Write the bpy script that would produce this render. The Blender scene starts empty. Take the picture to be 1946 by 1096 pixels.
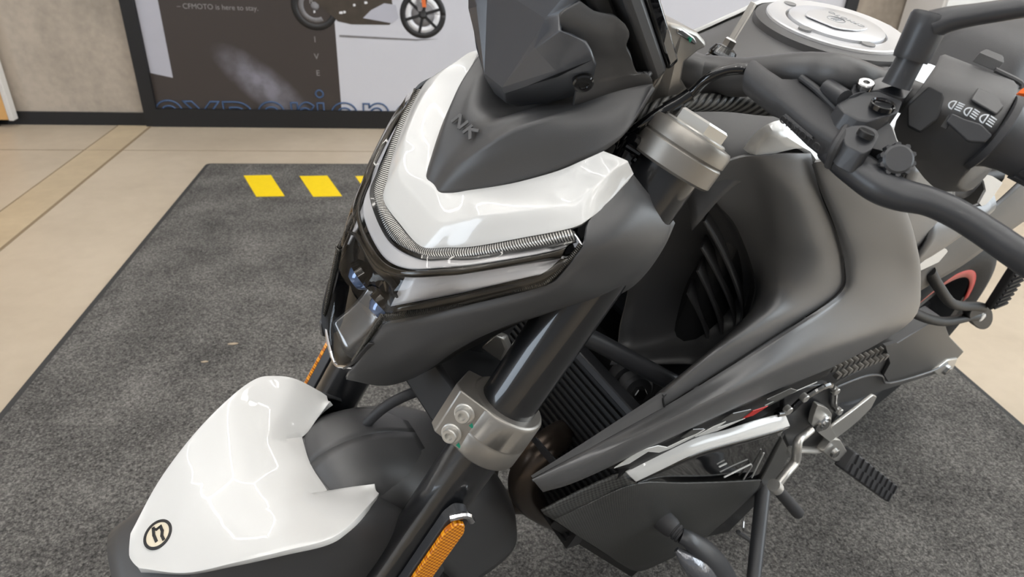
import bpy, bmesh, math, random
from mathutils import Vector, Matrix, noise as mnoise

random.seed(7)
C = bpy.context.scene.collection
SC = bpy.context.scene

# ------------------------------------------------------------------ camera
cam_d = bpy.data.cameras.new('camera')
cam_d.sensor_width = 36.0
cam_d.lens = 23.864            # phone main camera, about 23 mm equivalent
cam_d.clip_start = 0.01
cam_d.dof.use_dof = True
cam_d.dof.focus_distance = 0.64
cam_d.dof.aperture_fstop = 12.0
cam = bpy.data.objects.new('camera', cam_d)
C.objects.link(cam)
cam.matrix_world = Matrix(((0.992223, 0.019654, -0.122911, 0.0),
                           (-0.116802, 0.488296, -0.864826, 0.0),
                           (0.043019, 0.872457, 0.486795, 1.0696),
                           (0, 0, 0, 1)))
SC.camera = cam

# ------------------------------------------------------------------ world, exposure
world = bpy.data.worlds.new('world')
SC.world = world
world.use_nodes = True
bg = world.node_tree.nodes['Background']
bg.inputs[0].default_value = (0.93, 0.96, 1.0, 1)
bg.inputs[1].default_value = 0.30
SC.view_settings.view_transform = 'Standard'
SC.view_settings.look = 'None'
SC.view_settings.gamma = 1.0
SC.view_settings.use_curve_mapping = False
SC.view_settings.exposure = 0.0
LED_POWER = 15.0               # brightness of the hexagon LED tubes on the ceiling
al = bpy.data.lights.new('ceiling_fill_light', 'AREA'); al.shape = 'RECTANGLE'; al.size = 6.0; al.size_y = 5.0; al.energy = 62; al.color = (1.0, 0.985, 0.965)
alo = bpy.data.objects.new('ceiling_fill_light', al); C.objects.link(alo); alo.location = (0.6, 0.9, 3.55)  # added soft overhead fill, simulates the spread of the ceiling lamps; no real panel
wl_ = bpy.data.lights.new('window_daylight', 'AREA'); wl_.shape = 'RECTANGLE'; wl_.size = 2.7; wl_.size_y = 6.4; wl_.energy = 245; wl_.color = (0.84, 0.93, 1.0)
wlo = bpy.data.objects.new('window_daylight', wl_); C.objects.link(wlo); wlo.location = (6.10, 0.4, 1.9); wlo.rotation_euler = (0, math.radians(90), 0)   # daylight entering by the shop window on the right

w2 = bpy.data.lights.new('window_daylight_left', 'AREA'); w2.shape = 'RECTANGLE'; w2.size = 2.4; w2.size_y = 2.2; w2.energy = 80; w2.color = (0.74, 0.86, 1.0)
w2o = bpy.data.objects.new('window_daylight_left', w2); C.objects.link(w2o); w2o.location = (-4.90, -1.0, 1.75); w2o.rotation_euler = (0, math.radians(-90), 0)   # bluish daylight by the window on the left

# ------------------------------------------------------------------ materials
def lin(c):
    c = c / 255.0
    return c / 12.92 if c <= 0.04045 else ((c + 0.055) / 1.055) ** 2.4
def rgb(r, g, b): return (lin(r), lin(g), lin(b), 1.0)

def mat(name, col, rough=0.5, metal=0.0, coat=0.0, bump=None, var=None, spec=None, emit=None, alpha=None, ior=None, trans=None):
    """bump=(scale, strength, distance) noise relief; var=(scale, amount) colour variation"""
    m = bpy.data.materials.new(name); m.use_nodes = True
    nt = m.node_tree; b = nt.nodes['Principled BSDF']
    b.inputs['Base Color'].default_value = col
    b.inputs['Roughness'].default_value = rough
    b.inputs['Metallic'].default_value = metal
    b.inputs['Coat Weight'].default_value = coat
    b.inputs['Coat Roughness'].default_value = 0.03
    if spec is not None: b.inputs['Specular IOR Level'].default_value = spec
    if ior is not None: b.inputs['IOR'].default_value = ior
    if trans is not None: b.inputs['Transmission Weight'].default_value = trans
    if emit: b.inputs['Emission Color'].default_value = emit[0]; b.inputs['Emission Strength'].default_value = emit[1]
    tc = None
    if bump or var:
        tc = nt.nodes.new('ShaderNodeTexCoord')
    if bump:
        n = nt.nodes.new('ShaderNodeTexNoise'); n.inputs['Scale'].default_value = bump[0]; n.inputs['Detail'].default_value = 2
        nt.links.new(tc.outputs['Object'], n.inputs['Vector'])
        bp = nt.nodes.new('ShaderNodeBump'); bp.inputs['Strength'].default_value = bump[1]; bp.inputs['Distance'].default_value = bump[2]
        nt.links.new(n.outputs['Fac'], bp.inputs['Height']); nt.links.new(bp.outputs['Normal'], b.inputs['Normal'])
    if var:
        n = nt.nodes.new('ShaderNodeTexNoise'); n.inputs['Scale'].default_value = var[0]; n.inputs['Detail'].default_value = 4
        nt.links.new(tc.outputs['Object'], n.inputs['Vector'])
        mx = nt.nodes.new('ShaderNodeMix'); mx.data_type = 'RGBA'
        mx.inputs['A'].default_value = tuple(x * (1 - var[1]) for x in col[:3]) + (1,)
        mx.inputs['B'].default_value = tuple(min(1, x * (1 + var[1])) for x in col[:3]) + (1,)
        nt.links.new(n.outputs['Fac'], mx.inputs['Factor']); nt.links.new(mx.outputs['Result'], b.inputs['Base Color'])
    return m

def ramp(nt, fac, stops):
    r = nt.nodes.new('ShaderNodeValToRGB')
    while len(r.color_ramp.elements) < len(stops): r.color_ramp.elements.new(0.5)
    for e, (p, c) in zip(r.color_ramp.elements, stops): e.position = p; e.color = c
    nt.links.new(fac, r.inputs['Fac'])
    return r

def clear_mat(name, tint=(1, 1, 1, 1), rough=0.02, base=0.035):
    """thin clear polycarbonate: see-through with a Fresnel sheen"""
    m = bpy.data.materials.new(name); m.use_nodes = True; nt = m.node_tree
    for n in list(nt.nodes): nt.nodes.remove(n)
    out = nt.nodes.new('ShaderNodeOutputMaterial'); mix = nt.nodes.new('ShaderNodeMixShader')
    tr = nt.nodes.new('ShaderNodeBsdfTransparent'); gl = nt.nodes.new('ShaderNodeBsdfGlossy'); fr = nt.nodes.new('ShaderNodeFresnel')
    tr.inputs[0].default_value = tint; gl.inputs['Roughness'].default_value = rough; fr.inputs['IOR'].default_value = 1.5
    nt.links.new(fr.outputs[0], mix.inputs[0]); nt.links.new(tr.outputs[0], mix.inputs[1]); nt.links.new(gl.outputs[0], mix.inputs[2])
    nt.links.new(mix.outputs[0], out.inputs['Surface'])
    return m

def uv_wave(name, col_a, col_b, scale, rough, metal, bump=0.6, dist=0.0006, direction='X', distortion=0.0):
    """fine ribs running across the UV strip"""
    m = mat(name, col_a, rough, metal); nt = m.node_tree; b = nt.nodes['Principled BSDF']
    uv = nt.nodes.new('ShaderNodeUVMap'); w = nt.nodes.new('ShaderNodeTexWave'); w.bands_direction = direction
    w.inputs['Scale'].default_value = scale; w.inputs['Distortion'].default_value = distortion
    nt.links.new(uv.outputs[0], w.inputs['Vector'])
    r = ramp(nt, w.outputs['Fac'], [(0.25, col_a), (0.75, col_b)]); nt.links.new(r.outputs[0], b.inputs['Base Color'])
    bp = nt.nodes.new('ShaderNodeBump'); bp.inputs['Strength'].default_value = bump; bp.inputs['Distance'].default_value = dist
    nt.links.new(w.outputs['Fac'], bp.inputs['Height']); nt.links.new(bp.outputs[0], b.inputs['Normal'])
    return m

M = {}
M['white'] = mat('gloss_white_paint', rgb(216, 216, 214), 0.3, coat=1.0)
M['black'] = mat('matte_black_plastic', rgb(69, 69, 70), 0.42, spec=0.8, bump=(2600, 0.25, 0.0004))
M['satin'] = mat('satin_black_metal', rgb(56, 57, 60), 0.4, coat=0.1)
M['paintblack'] = mat('satin_charcoal_paint', rgb(94, 94, 95), 0.30, metal=0.0, spec=1.0, bump=(2400, 0.25, 0.0004), var=(2500, 0.10))
M['shield'] = mat('smoked_shield_plastic', rgb(62, 65, 71), 0.34, spec=1.0, bump=(2600, 0.2, 0.0004))
M['gloss'] = mat('gloss_black', rgb(14, 14, 16), 0.06, coat=0.6)
M['dark'] = mat('dark_plastic', rgb(28, 28, 29), 0.55)
M['rubber'] = mat('black_rubber', rgb(58, 58, 60), 0.55, bump=(900, 0.2, 0.0004))
M['tyre'] = mat('tyre_rubber', rgb(34, 34, 35), 0.75, bump=(300, 0.4, 0.001))
M['silver'] = mat('cast_silver', rgb(158, 154, 148), 0.38, metal=0.75, bump=(2200, 0.15, 0.0004))
M['steel'] = mat('bright_steel', rgb(190, 190, 190), 0.18, metal=1.0)
M['alu'] = mat('satin_aluminium', rgb(205, 203, 198), 0.32, metal=0.7)
M['capsilver'] = mat('silver_cap_paint', rgb(212, 213, 216), 0.3, metal=0.35, coat=0.3)
M['chrome'] = mat('chrome', rgb(225, 225, 228), 0.05, metal=1.0)
M['darkchrome'] = mat('dark_chrome', rgb(150, 150, 152), 0.18, metal=0.7)
M['siglens'] = mat('clear_signal_lens', rgb(120, 122, 128), 0.08, metal=0.5, coat=1.0, bump=(160, 0.5, 0.002))
M['badgeface'] = mat('cream_badge', rgb(226, 215, 192), 0.3, coat=0.5)
M['fork'] = mat('black_anodised_tube', rgb(30, 31, 34), 0.3, metal=0.2, coat=1.0)
M['frost'] = mat('frosted_light_guide', rgb(240, 240, 245), 0.35, coat=0.4)
M['brown'] = mat('smoked_lens_edge', rgb(58, 52, 44), 0.18, coat=0.6)
M['drl'] = uv_wave('ribbed_light_strip', rgb(70, 70, 70), rgb(190, 188, 184), 150, 0.25, 0.8, 0.7, 0.0005)
M['serr'] = uv_wave('serrated_edge', rgb(20, 20, 20), rgb(95, 92, 86), 200, 0.35, 0.4, 0.8, 0.0006)
M['glass'] = clear_mat('clear_headlight_cover', (0.93, 0.92, 0.9, 1))
M['projector'] = mat('projector_lens', rgb(120, 150, 200), 0.05, coat=1.0, metal=0.3)
M['header'] = mat('heat_tinted_pipe', rgb(86, 76, 68), 0.3, metal=0.8)
M['decal_white'] = mat('white_decal', rgb(225, 225, 222), 0.3)
M['decal_grey'] = mat('grey_decal', rgb(84, 84, 82), 0.3, coat=0.4)
M['red'] = mat('red_decal', rgb(215, 50, 45), 0.4)
M['green'] = mat('green_paint_mark', rgb(20, 140, 110), 0.5)
M['icon'] = mat('white_print', rgb(215, 220, 225), 0.5)
M['engrave'] = mat('engraved_line', rgb(150, 152, 155), 0.4, metal=0.3)
M['dotgrey'] = mat('grey_recess', rgb(125, 125, 125), 0.5)
M['orange'] = mat('orange_plastic', rgb(255, 110, 20), 0.45)
M['seat'] = mat('seat_vinyl', rgb(66, 66, 68), 0.5, bump=(700, 0.3, 0.0005))
M['display'] = mat('dark_display_glass', rgb(10, 10, 12), 0.04, coat=1.0)
M['clearplastic'] = clear_mat('clear_plastic', (0.8, 0.82, 0.84, 1), 0.05)

# carbon look: woven twill relief
def carbon(name, scale):
    m = mat(name, rgb(54, 54, 53), 0.4, spec=0.8); nt = m.node_tree; b = nt.nodes['Principled BSDF']
    uv = nt.nodes.new('ShaderNodeUVMap')
    ck = nt.nodes.new('ShaderNodeTexChecker'); ck.inputs['Scale'].default_value = scale
    mp = nt.nodes.new('ShaderNodeMapping'); mp.inputs['Rotation'].default_value = (0, 0, 0.6)
    nt.links.new(uv.outputs[0], mp.inputs[0]); nt.links.new(mp.outputs[0], ck.inputs['Vector'])
    ck.inputs['Color1'].default_value = rgb(44, 44, 43); ck.inputs['Color2'].default_value = rgb(74, 74, 72)
    nt.links.new(ck.outputs['Color'], b.inputs['Base Color'])
    bp = nt.nodes.new('ShaderNodeBump'); bp.inputs['Strength'].default_value = 0.4; bp.inputs['Distance'].default_value = 0.0004
    nt.links.new(ck.outputs['Fac'], bp.inputs['Height']); nt.links.new(bp.outputs[0], b.inputs['Normal'])
    return m
M['carbon'] = carbon('carbon_look_plastic', 300)
M['carbon_fine'] = carbon('fine_carbon_look_plastic', 480)

# amber reflector: small prism cells
def amber():
    m = mat('amber_reflector', rgb(235, 140, 10), 0.15, coat=0.8); nt = m.node_tree; b = nt.nodes['Principled BSDF']
    uv = nt.nodes.new('ShaderNodeUVMap'); ck = nt.nodes.new('ShaderNodeTexChecker'); ck.inputs['Scale'].default_value = 420
    nt.links.new(uv.outputs[0], ck.inputs['Vector'])
    ck.inputs['Color1'].default_value = rgb(255, 170, 30); ck.inputs['Color2'].default_value = rgb(190, 100, 5)
    nt.links.new(ck.outputs['Color'], b.inputs['Base Color'])
    bp = nt.nodes.new('ShaderNodeBump'); bp.inputs['Strength'].default_value = 0.6; bp.inputs['Distance'].default_value = 0.0006
    nt.links.new(ck.outputs['Fac'], bp.inputs['Height']); nt.links.new(bp.outputs[0], b.inputs['Normal'])
    return m
M['amber'] = amber()

# concrete floor, wall, mat
def concrete(name, c1, c2, scale, rough, stain=None):
    m = mat(name, c1, rough); nt = m.node_tree; b = nt.nodes['Principled BSDF']
    tc = nt.nodes.new('ShaderNodeTexCoord'); n1 = nt.nodes.new('ShaderNodeTexNoise'); n2 = nt.nodes.new('ShaderNodeTexNoise')
    n1.inputs['Scale'].default_value = scale; n1.inputs['Detail'].default_value = 6; n1.inputs['Roughness'].default_value = 0.6
    n2.inputs['Scale'].default_value = scale * 14; n2.inputs['Detail'].default_value = 3
    mp = nt.nodes.new('ShaderNodeMapping'); mp.inputs['Scale'].default_value = stain or (1, 1, 1)
    nt.links.new(tc.outputs['Object'], mp.inputs[0])
    nt.links.new(mp.outputs[0], n1.inputs['Vector']); nt.links.new(tc.outputs['Object'], n2.inputs['Vector'])
    ad = nt.nodes.new('ShaderNodeMath'); ad.operation = 'MULTIPLY_ADD'; ad.inputs[1].default_value = 0.25
    nt.links.new(n2.outputs['Fac'], ad.inputs[0]); nt.links.new(n1.outputs['Fac'], ad.inputs[2])
    r = ramp(nt, ad.outputs[0], [(0.42, c2), (0.78, c1)]); nt.links.new(r.outputs[0], b.inputs['Base Color'])
    return m
M['floor'] = concrete('polished_concrete_floor', rgb(198, 184, 164), rgb(178, 164, 144), 1.2, 0.38)
M['floor_band'] = concrete('patched_concrete_band', rgb(204, 186, 156), rgb(178, 160, 132), 1.6, 0.4)
M['wall'] = concrete('raw_concrete_wall', rgb(182, 170, 156), rgb(134, 126, 116), 2.2, 0.7, (1, 1, 0.5))
M['ceil'] = mat('white_ceiling', rgb(205, 205, 205), 0.8)
M['skirt'] = mat('black_skirting', rgb(22, 22, 24), 0.5)
M['joint'] = mat('floor_joint', rgb(140, 122, 98), 0.8)

def mat_carpet():
    m = mat('charcoal_coil_mat', rgb(70, 70, 70), 0.9, spec=0.2); nt = m.node_tree; b = nt.nodes['Principled BSDF']
    tc = nt.nodes.new('ShaderNodeTexCoord')
    n1 = nt.nodes.new('ShaderNodeTexNoise'); n1.inputs['Scale'].default_value = 170; n1.inputs['Detail'].default_value = 3; n1.inputs['Roughness'].default_value = 0.75
    n2 = nt.nodes.new('ShaderNodeTexNoise'); n2.inputs['Scale'].default_value = 6; n2.inputs['Detail'].default_value = 4
    n3 = nt.nodes.new('ShaderNodeTexVoronoi'); n3.inputs['Scale'].default_value = 240; n3.feature = 'F1'
    for n in (n1, n2, n3): nt.links.new(tc.outputs['Object'], n.inputs['Vector'])
    a = nt.nodes.new('ShaderNodeMath'); a.operation = 'MULTIPLY_ADD'; a.inputs[1].default_value = 0.35
    nt.links.new(n2.outputs['Fac'], a.inputs[0]); nt.links.new(n1.outputs['Fac'], a.inputs[2])
    s = nt.nodes.new('ShaderNodeMath'); s.operation = 'MULTIPLY_ADD'; s.inputs[1].default_value = -0.22
    nt.links.new(n3.outputs['Distance'], s.inputs[0]); nt.links.new(a.outputs[0], s.inputs[2])
    r = ramp(nt, s.outputs[0], [(0.34, rgb(52, 51, 50)), (0.56, rgb(100, 98, 95)), (0.80, rgb(150, 147, 142))])
    nt.links.new(r.outputs[0], b.inputs['Base Color'])
    bp = nt.nodes.new('ShaderNodeBump'); bp.inputs['Strength'].default_value = 0.9; bp.inputs['Distance'].default_value = 0.006
    nt.links.new(n1.outputs['Fac'], bp.inputs['Height']); nt.links.new(bp.outputs[0], b.inputs['Normal'])
    return m
M['carpet'] = mat_carpet()
M['mat_edge'] = mat('mat_rubber_edge', rgb(58, 58, 58), 0.8)
M['lint'] = mat('pale_lint', rgb(176, 160, 138), 0.9)
M['yellow'] = mat('yellow_floor_tape', rgb(250, 214, 20), 0.5, var=(60, 0.06))
M['poster_light'] = mat('poster_pale_print', rgb(200, 200, 207), 0.5)
M['poster_strip'] = mat('poster_grey_strip', rgb(178, 178, 188), 0.5, var=(3, 0.12))
M['poster_blue'] = mat('poster_blue_line', rgb(62, 86, 122), 0.5)
M['poster_black'] = mat('poster_black_print', rgb(34, 33, 34), 0.5)
M['poster_mid'] = mat('poster_grey_print', rgb(120, 118, 120), 0.5, var=(30, 0.4))
M['poster_brown'] = mat('poster_brown_print', rgb(66, 58, 50), 0.5, var=(24, 0.35))
M['poster_orange'] = mat('poster_orange_print', rgb(225, 115, 60), 0.5)
M['poster_white'] = mat('poster_white_print', rgb(222, 222, 225), 0.5)
M['poster_text'] = mat('poster_grey_text', rgb(140, 137, 136), 0.5)
M['wood'] = mat('orange_veneer', rgb(214, 166, 104), 0.5, var=(8, 0.08))
M['edge'] = mat('white_edging', rgb(215, 212, 208), 0.4)

def poster_dark():
    m = mat('poster_dark_print', rgb(60, 53, 50), 0.55); nt = m.node_tree; b = nt.nodes['Principled BSDF']
    tc = nt.nodes.new('ShaderNodeTexCoord')
    mp = nt.nodes.new('ShaderNodeMapping')
    mp.inputs['Location'].default_value = (0.83, 0, -0.22); mp.vector_type = 'POINT'
    nt.links.new(tc.outputs['Object'], mp.inputs[0])
    m2 = nt.nodes.new('ShaderNodeMapping'); m2.inputs['Rotation'].default_value = (0, -0.70, 0); nt.links.new(mp.outputs[0], m2.inputs[0])
    m3 = nt.nodes.new('ShaderNodeMapping'); m3.inputs['Scale'].default_value = (3.2, 0, 9.0); nt.links.new(m2.outputs[0], m3.inputs[0])
    g = nt.nodes.new('ShaderNodeTexGradient'); g.gradient_type = 'SPHERICAL'; nt.links.new(m3.outputs[0], g.inputs[0])
    n = nt.nodes.new('ShaderNodeTexNoise'); n.inputs['Scale'].default_value = 16; n.inputs['Detail'].default_value = 7; nt.links.new(tc.outputs['Object'], n.inputs['Vector'])
    mu = nt.nodes.new('ShaderNodeMath'); mu.operation = 'MULTIPLY'; nt.links.new(g.outputs['Fac'], mu.inputs[0]); nt.links.new(n.outputs['Fac'], mu.inputs[1])
    r = ramp(nt, mu.outputs[0], [(0.02, rgb(60, 53, 50)), (0.5, rgb(128, 126, 136))]); nt.links.new(r.outputs[0], b.inputs['Base Color'])
    return m
M['poster_dark'] = poster_dark()
M['led'] = mat('white_led_tube', rgb(255, 255, 255), 0.4, emit=((1.0, 0.97, 0.93, 1), LED_POWER))

# ------------------------------------------------------------------ mesh helpers
class MB:
    def __init__(s): s.v = []; s.f = []; s.uv = {}; s.mi = {}
    def add(s, verts, faces, uvs=None, mi=0):
        o = len(s.v); s.v += [tuple(v) for v in verts]
        for f in faces:
            k = len(s.f); s.f.append(tuple(i + o for i in f))
            if uvs: s.uv[k] = [uvs[i] for i in f]
            if mi: s.mi[k] = mi
        return s

def V(p): return Vector(p)
def cr(p0, p1, p2, p3, t):
    return 0.5 * ((2 * p1) + (p2 - p0) * t + (2 * p0 - 5 * p1 + 4 * p2 - p3) * t * t + (3 * p1 - p0 - 3 * p2 + p3) * t * t * t)
def spline(pts, n, closed=False):
    """Catmull-Rom through pts, n samples per span"""
    P = [V(p) for p in pts]; out = []
    N = len(P)
    if N == 2 and not closed: return [P[0].lerp(P[1], i / n) for i in range(n + 1)]
    if closed:
        for i in range(N):
            for k in range(n): out.append(cr(P[i - 1], P[i], P[(i + 1) % N], P[(i + 2) % N], k / n))
        return out
    for i in range(N - 1):
        a = P[i - 1] if i > 0 else P[0] * 2 - P[1]
        d = P[i + 2] if i + 2 < N else P[-1] * 2 - P[-2]
        for k in range(n): out.append(cr(a, P[i], P[i + 1], d, k / n))
    out.append(P[-1]); return out
def mir(p): return (p[0], -p[1], p[2])
def fullrow(row):
    """row given from the centre plane outwards on the left; returns right-to-left row"""
    r = list(row)
    left = [mir(p) for p in reversed(r)]
    if abs(r[0][1]) < 1e-3: left = left[:-1]
    return left + r

def grid(mb, rows, nu=4, nv=4, mi=0, lin_u=False, lin_v=False):
    """smooth surface through rows of points"""
    R_ = [spline(r, nu) if not lin_u else [V(a).lerp(V(b), k / nu) for a, b in zip(r[:-1], r[1:]) for k in range(nu)] + [V(r[-1])] for r in rows]
    cols = len(R_[0]); G = []
    for c in range(cols):
        col = [r[c] for r in R_]
        G.append(spline(col, nv) if not lin_v else [a.lerp(b, k / nv) for a, b in zip(col[:-1], col[1:]) for k in range(nv)] + [col[-1]])
    nr = len(G[0]); verts = []; uvs = []
    mid = nr // 2; s = 0; S_ = [0]
    for c in range(1, cols): s += (G[c][mid] - G[c - 1][mid]).length; S_.append(s)
    for c in range(cols):
        t = 0
        for r in range(nr):
            if r: t += (G[c][r] - G[c][r - 1]).length
            verts.append(G[c][r]); uvs.append((S_[c], t))
    faces = [(c * nr + r, (c + 1) * nr + r, (c + 1) * nr + r + 1, c * nr + r + 1) for c in range(cols - 1) for r in range(nr - 1)]
    mb.add(verts, faces, uvs, mi)
    return mb

def frame_of(d):
    d = V(d).normalized(); a = Vector((0, 0, 1)) if abs(d.z) < 0.9 else Vector((1, 0, 0))
    x = d.cross(a).normalized(); y = d.cross(x).normalized(); return x, y, d

def tube(mb, pts, r, seg=14, n=5, cap=True, flat=1.0, smooth=True):
    """swept round bar; r may be one radius or one per point; flat squashes one axis"""
    rs = r if isinstance(r, (list, tuple)) else [r] * len(pts)
    if smooth and len(pts) > 2:
        P = spline(pts, n); RR = [q.x for q in spline([(x, 0, 0) for x in rs], n)]
    else: P = [V(p) for p in pts]; RR = list(rs)
    x = None; verts = []; uvs = []; L = 0
    for i, p in enumerate(P):
        d = (P[min(i + 1, len(P) - 1)] - P[max(i - 1, 0)]).normalized()
        if x is None: x, y, _ = frame_of(d)
        else: x = (x - d * x.dot(d)).normalized(); y = d.cross(x)
        if i: L += (p - P[i - 1]).length
        for k in range(seg):
            a = 2 * math.pi * k / seg
            verts.append(p + x * math.cos(a) * RR[i] + y * math.sin(a) * RR[i] * flat); uvs.append((L, k / seg * 2 * math.pi * rs[0]))
    faces = [(i * seg + k, i * seg + (k + 1) % seg, (i + 1) * seg + (k + 1) % seg, (i + 1) * seg + k) for i in range(len(P) - 1) for k in range(seg)]
    if cap: faces += [tuple(reversed(range(seg))), tuple((len(P) - 1) * seg + k for k in range(seg))]
    mb.add(verts, faces, uvs); return mb

def lathe(mb, o, d, prof, seg=32, mi=0, a0=0.0, sx=1.0, cap=True):
    """profile [(t along d, radius)] turned about axis d through o"""
    x, y, d = frame_of(d); o = V(o); n = len(prof); verts = []; uvs = []
    for k in range(seg):
        a = a0 + 2 * math.pi * k / seg
        for t, r in prof: verts.append(o + d * t + x * math.cos(a) * r * sx + y * math.sin(a) * r); uvs.append((a * 0.05, t))
    faces = [(k * n + i, k * n + i + 1, ((k + 1) % seg) * n + i + 1, ((k + 1) % seg) * n + i) for k in range(seg) for i in range(n - 1)]
    if cap and prof[0][1] > 1e-6: faces.append(tuple(k * n for k in range(seg)))
    if cap and prof[-1][1] > 1e-6: faces.append(tuple(k * n + n - 1 for k in reversed(range(seg))))
    mb.add(verts, faces, uvs, mi); return mb

def slab(mb, outline, offset, mi=0):
    """closed outline of 3-D points pushed along offset (vector): a solid plate"""
    P = [V(p) for p in outline]; o = V(offset); n = len(P)
    verts = P + [p + o for p in P]
    x, y, _ = frame_of(o); uvs = [(p.dot(x), p.dot(y)) for p in verts]
    faces = [tuple(range(n)), tuple(n + k for k in reversed(range(n)))] + [(k, n + k, n + (k + 1) % n, (k + 1) % n) for k in range(n)]
    mb.add(verts, faces, uvs, mi); return mb

def rounded(outline, n=4): return spline(outline, n, closed=True)
def corner_round(outline, r=0.25, n=4):
    """round each corner of a closed outline by a fraction r of its shorter side"""
    P = [V(p) for p in outline]; out = []
    for i, p in enumerate(P):
        a, b = P[i - 1] - p, P[(i + 1) % len(P)] - p; L = min(a.length, b.length) * r
        s, e = p + a.normalized() * L, p + b.normalized() * L
        for k in range(n + 1):
            t = k / n; out.append(s * (1 - t) ** 2 + p * 2 * t * (1 - t) + e * t * t)
    return out

def box(mb, c, ax, ay, az, mi=0):
    """box centred at c with half-extent vectors"""
    c = V(c); ax, ay, az = V(ax), V(ay), V(az)
    v = [c + ax * i + ay * j + az * k for i in (-1, 1) for j in (-1, 1) for k in (-1, 1)]
    mb.add(v, [(0, 1, 3, 2), (4, 6, 7, 5), (0, 4, 5, 1), (2, 3, 7, 6), (0, 2, 6, 4), (1, 5, 7, 3)], None, mi); return mb

def build(name, mb, m, parent=None, thick=0.0, bevel=0.0, ref=None, sharp=35, sub=0, recalc=True, weld=0.0):
    """one mesh object; thick = solidify inward; ref = point the surface faces away from"""
    me = bpy.data.meshes.new(name); me.from_pydata(mb.v, [], mb.f)
    for mm in (m if isinstance(m, (list, tuple)) else [m]): me.materials.append(M[mm])
    ul = me.uv_layers.new(name='UVMap')
    for p in me.polygons:
        p.material_index = mb.mi.get(p.index, 0)
        if p.index in mb.uv:
            for li, uvc in zip(p.loop_indices, mb.uv[p.index]): ul.data[li].uv = uvc
    bm = bmesh.new(); bm.from_mesh(me)
    if weld: bmesh.ops.remove_doubles(bm, verts=bm.verts, dist=weld)
    if recalc: bmesh.ops.recalc_face_normals(bm, faces=bm.faces)
    if ref is not None:
        s = sum((f.normal.dot(f.calc_center_median() - V(ref))) * f.calc_area() for f in bm.faces)
        if s < 0: bmesh.ops.reverse_faces(bm, faces=bm.faces)
    bm.to_mesh(me); bm.free()
    for p in me.polygons: p.use_smooth = True
    me.set_sharp_from_angle(angle=math.radians(sharp))
    o = bpy.data.objects.new(name, me); C.objects.link(o)
    if parent is not None: o.parent = parent
    if thick:
        s = o.modifiers.new('thickness', 'SOLIDIFY'); s.thickness = thick; s.offset = -1.0
    if bevel:
        b = o.modifiers.new('edge', 'BEVEL'); b.width = bevel; b.segments = 2; b.limit_method = 'ANGLE'; b.angle_limit = math.radians(40)
    if sub:
        s = o.modifiers.new('smooth', 'SUBSURF'); s.levels = sub; s.render_levels = sub
    return o

def tag(o, label, cat, group=None, kind=None):
    o['label'] = label
    if cat: o['category'] = cat
    if group: o['group'] = group
    if kind: o['kind'] = kind
    return o
def lab(o, label): o['label'] = label; return o
def empty(name, loc=(0, 0, 0), parent=None):
    o = bpy.data.objects.new(name, None); o.empty_display_size = 0.1; C.objects.link(o); o.location = loc
    if parent: o.parent = parent
    return o
def textmesh(name, body, size, m, parent, mw, extrude=0.0, outline=0.0, spacing=1.0, bold=0.0, align='LEFT'):
    cu = bpy.data.curves.new(name, 'FONT'); cu.body = body; cu.size = size; cu.extrude = extrude; cu.space_character = spacing; cu.align_x = align
    cu.offset = bold
    if outline: cu.fill_mode = 'NONE'; cu.bevel_depth = outline; cu.bevel_resolution = 1
    t = bpy.data.objects.new(name, cu); C.objects.link(t)
    bpy.context.view_layer.update()
    dg = bpy.context.evaluated_depsgraph_get()
    me = bpy.data.meshes.new_from_object(t.evaluated_get(dg))
    bpy.data.objects.remove(t)
    me.materials.clear(); me.materials.append(M[m])
    o = bpy.data.objects.new(name, me); C.objects.link(o)
    if parent is not None: o.parent = parent
    o.matrix_local = mw
    return o
def basis(o, x, y):
    """matrix with origin o, text x axis, text y axis"""
    x = V(x).normalized(); y = (V(y) - x * V(y).dot(x)).normalized(); z = x.cross(y)
    m = Matrix((x, y, z)).transposed().to_4x4(); m.translation = V(o); return m

# ================================================================== the room
YW = 3.727
def wbox(name, x0, x1, y0, y1, z0, z1, m, parent=None, bevel=0.0):
    mb = MB(); box(mb, ((x0 + x1) / 2, (y0 + y1) / 2, (z0 + z1) / 2), ((x1 - x0) / 2, 0, 0), (0, (y1 - y0) / 2, 0), (0, 0, (z1 - z0) / 2))
    return build(name, mb, m, parent, bevel=bevel)
fo = wbox('floor', -5.1, 6.2, -4, YW + 0.1, -0.1, 0.0, 'floor'); tag(fo, 'beige polished concrete showroom floor', None, kind='structure')
for (x0, x1, nm, mm, z) in ((-1.585, -1.425, 'patched_band', 'floor_band', 0.0008), (-1.427, -1.415, 'joint', 'joint', 0.0014), (-1.588, -1.582, 'joint', 'joint', 0.0014)):
    wbox(nm, x0, x1, -4, YW, -0.001, z, mm, fo)
wbox('joint', -5.0, 6.2, 3.30, 3.304, -0.001, 0.0010, 'joint', fo)
wa = wbox('wall_back', -5.1, 6.2, YW, YW + 0.1, 0.0, 3.6, 'wall'); tag(wa, 'mottled raw concrete back wall', None, kind='structure')
wf = wbox('baseboard_back', -5.0, -1.445, YW - 0.012, YW, 0.0, 0.066, 'skirt'); tag(wf, 'black skirting along the concrete wall', None, kind='structure')
wf2 = wbox('baseboard_right', 2.34, 6.2, YW - 0.012, YW, 0.0, 0.066, 'skirt'); tag(wf2, 'black skirting at the right of the wall', None, kind='structure')
wr = wbox('wall_right', 6.2, 6.3, -4, YW + 0.1, 0.0, 3.6, 'wall'); tag(wr, 'concrete side wall right of the motorcycle', None, kind='structure')
wn = empty('window_1', (6.17, 0.4, 1.9)); tag(wn, 'shop window in the side wall', None, kind='structure')
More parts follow.
